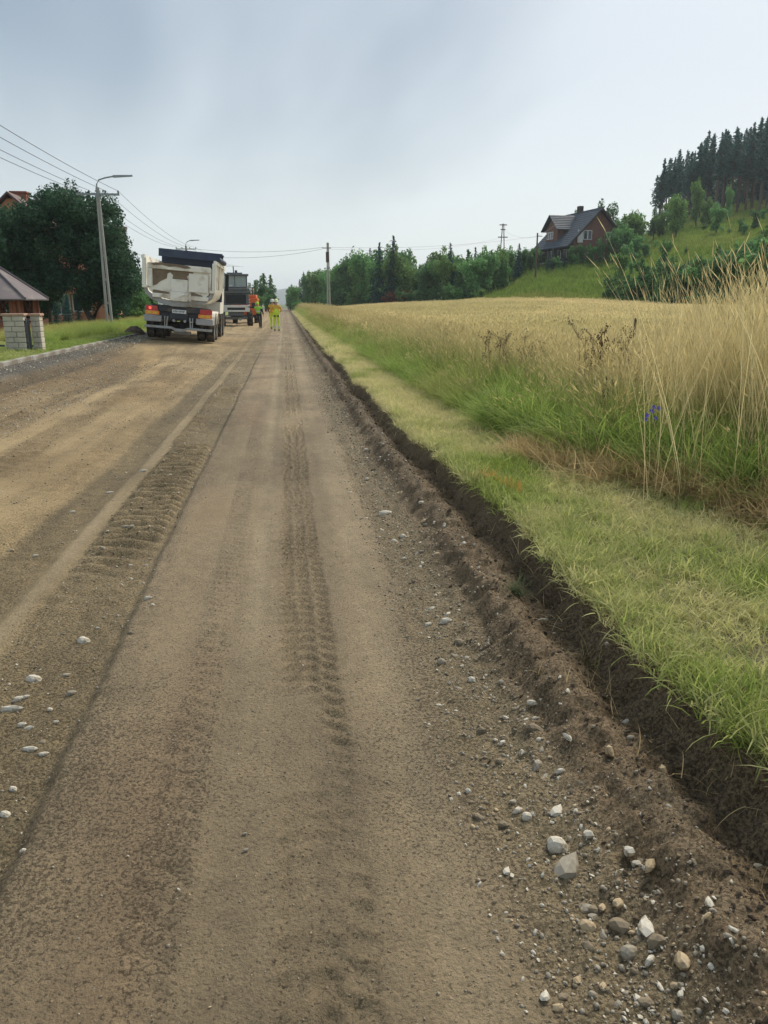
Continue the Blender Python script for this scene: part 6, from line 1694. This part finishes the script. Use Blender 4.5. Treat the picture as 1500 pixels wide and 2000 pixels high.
# left side trees
def big_tree():
    base = at_y(178, 648, 46.0); zg = float(gz_left(np.float64(base.x), np.float64(46))) - .1
    e = empty('broadleaf_tree', (base.x, 46.0, zg), label='large dark leafy tree with forked trunk behind the lamp pole', cat='tree')
    def loc(px, py, dy=0): p = at_y(px, py, 46 + dy); return Vector((p.x - base.x, dy, p.z - zg))
    t = MB()
    f0 = loc(180, 626); a1 = loc(160, 590, .2); a2 = loc(140, 520, .4); b1 = loc(196, 592, -.1); b2 = loc(205, 520, 0); 
    t.tube([(0, 0, -.1), f0 * .5, f0], [.30, .25, .24], 10)
    t.tube([f0 * .92, a1, a2, loc(120, 430, .3)], [.17, .14, .10, .02], 8); t.tube([f0 * .92, b1, b2, loc(180, 420, 0)], [.19, .15, .10, .02], 8)
    for q in ((90, 500), (60, 450), (230, 520), (235, 470), (150, 400), (210, 400), (40, 520), (110, 545)):
        s = a1.lerp(a2, .6) if q[0] < 150 else b1.lerp(b2, .6); tp = loc(q[0], q[1], RT.uniform(-1, 1)); t.tube([s, s.lerp(tp, .5), tp], [.07, .045, .01], 6)
    t.build('trunk', m_bark, e, True)
    blobs = []
    spots = [(15, 435), (40, 425), (62, 420), (20, 460), (82, 415), (5, 450), (45, 470), (240, 500), (245, 545), (232, 560), (220, 585), (35, 450), (155, 460), (165, 480), (170, 420), (190, 470), (120, 450), (185, 560), (60, 570), (90, 570), (70, 440), (60, 500), (100, 470), (100, 520), (130, 430), (140, 480), (150, 530), (175, 440), (180, 500), (205, 450), (215, 510), (195, 545), (225, 540), (120, 555), (80, 545), (50, 540), (150, 400), (98, 405), (205, 415), (228, 470), (20, 500), (235, 520), (165, 570), (0, 470), (0, 530), (30, 560), (110, 395), (135, 385)]
    for px, py in spots:
        for dy in (-1.5, -.2, 1.1):
            c = loc(px + RT.uniform(-14, 14), py + RT.uniform(-14, 14), dy + RT.uniform(-.5, .5)); s = RT.uniform(.45, .88)
            blobs.append((c.x, c.y, c.z, s, s, s * .85))
    for px, py in ((132, 364), (146, 366), (95, 378), (113, 374), (125, 382), (158, 384), (172, 390), (186, 396), (222, 420), (232, 418), (240, 440), (244, 470), (60, 392), (45, 398), (80, 396), (30, 404), (205, 402), (250, 500)):   # upright shoots
        c = loc(px, py + 8, RT.uniform(-.5, .5)); blobs.append((c.x, c.y, c.z, .17, .17, .62))
    link('crown', crown_mesh('crown', L_left, blobs, 78000, .075, 301, .45), e)
big_tree()
for k, (kind, px, D, tp, wf, lb) in enumerate([('spruce', 128, 41, 575, 1.5, 'small black green spruce under the large leafy tree'), ('spruce', 106, 42, 590, 1.6, 'low black green spruce beside the stone pillars'), ('spruce', 150, 43.5, 592, 1.5, 'low dark spruce between the forked trunk and the hut'),
    ('deep', 232, 52, 498, .8, 'dark leafy tree right beside the lamp pole hiding the salmon wall'), ('dshrub', 222, 48, 590, 1.2, 'dark shrub at the foot of the lamp pole'), ('deep', 243, 64, 500, .85, 'dark leafy tree between the lamp pole and the lorry'), ('mid', 262, 66, 518, .9, 'green leafy tree directly left of the lorry body'), ('dshrub', 255, 58, 566, 1.2, 'dark shrub at the roadside left of the lorry'), ('mid', 274, 62, 560, .9, 'leafy shrubby tree touching the left edge of the lorry'), ('lshrub', 266, 54, 600, 1.2, 'pale green weedy bush left of the rear wheels of the lorry'),
    ('dark', 292, 72, 512, .9, 'dark leafy tree half hidden by the lorry'), ('deep', 20, 52, 430, .8, 'dark leafy tree in front of the salmon house'), ('deep', -30, 46, 410, .8, 'dark leafy tree left of the salmon gable'), ('deep', 75, 52, 425, .7, 'dark leafy tree in front of the red chimneys'), ('dark', 330, 90, 530, .9, 'dark leafy tree behind the lorry'), ('dark', 395, 100, 545, .9, 'dark leafy tree between the lorry and the grey machine')]):
    tree(kind, px, D, tp, lb, None, wf, zf=gz_left)

# ------------------------------------------------------------------ haze
hzm = bpy.data.materials.new('haze_air'); hzm.use_nodes = True
t = hzm.node_tree; t.nodes.clear()
pv = N(t, 'ShaderNodeVolumePrincipled'); mo = N(t, 'ShaderNodeOutputMaterial')
pv.inputs['Color'].default_value = (.86, .93, 1.0, 1); pv.inputs['Density'].default_value = 0.0003; pv.inputs['Anisotropy'].default_value = 0.2
t.links.new(pv.outputs[0], mo.inputs['Volume'])
q = MB(); q.box(-1700, 2000, -60, 3400, -2.0, 72)
hz_o = q.build('haze', hzm)
tag(hz_o, 'thin pale air haze over the whole valley', 'haze', kind='stuff')
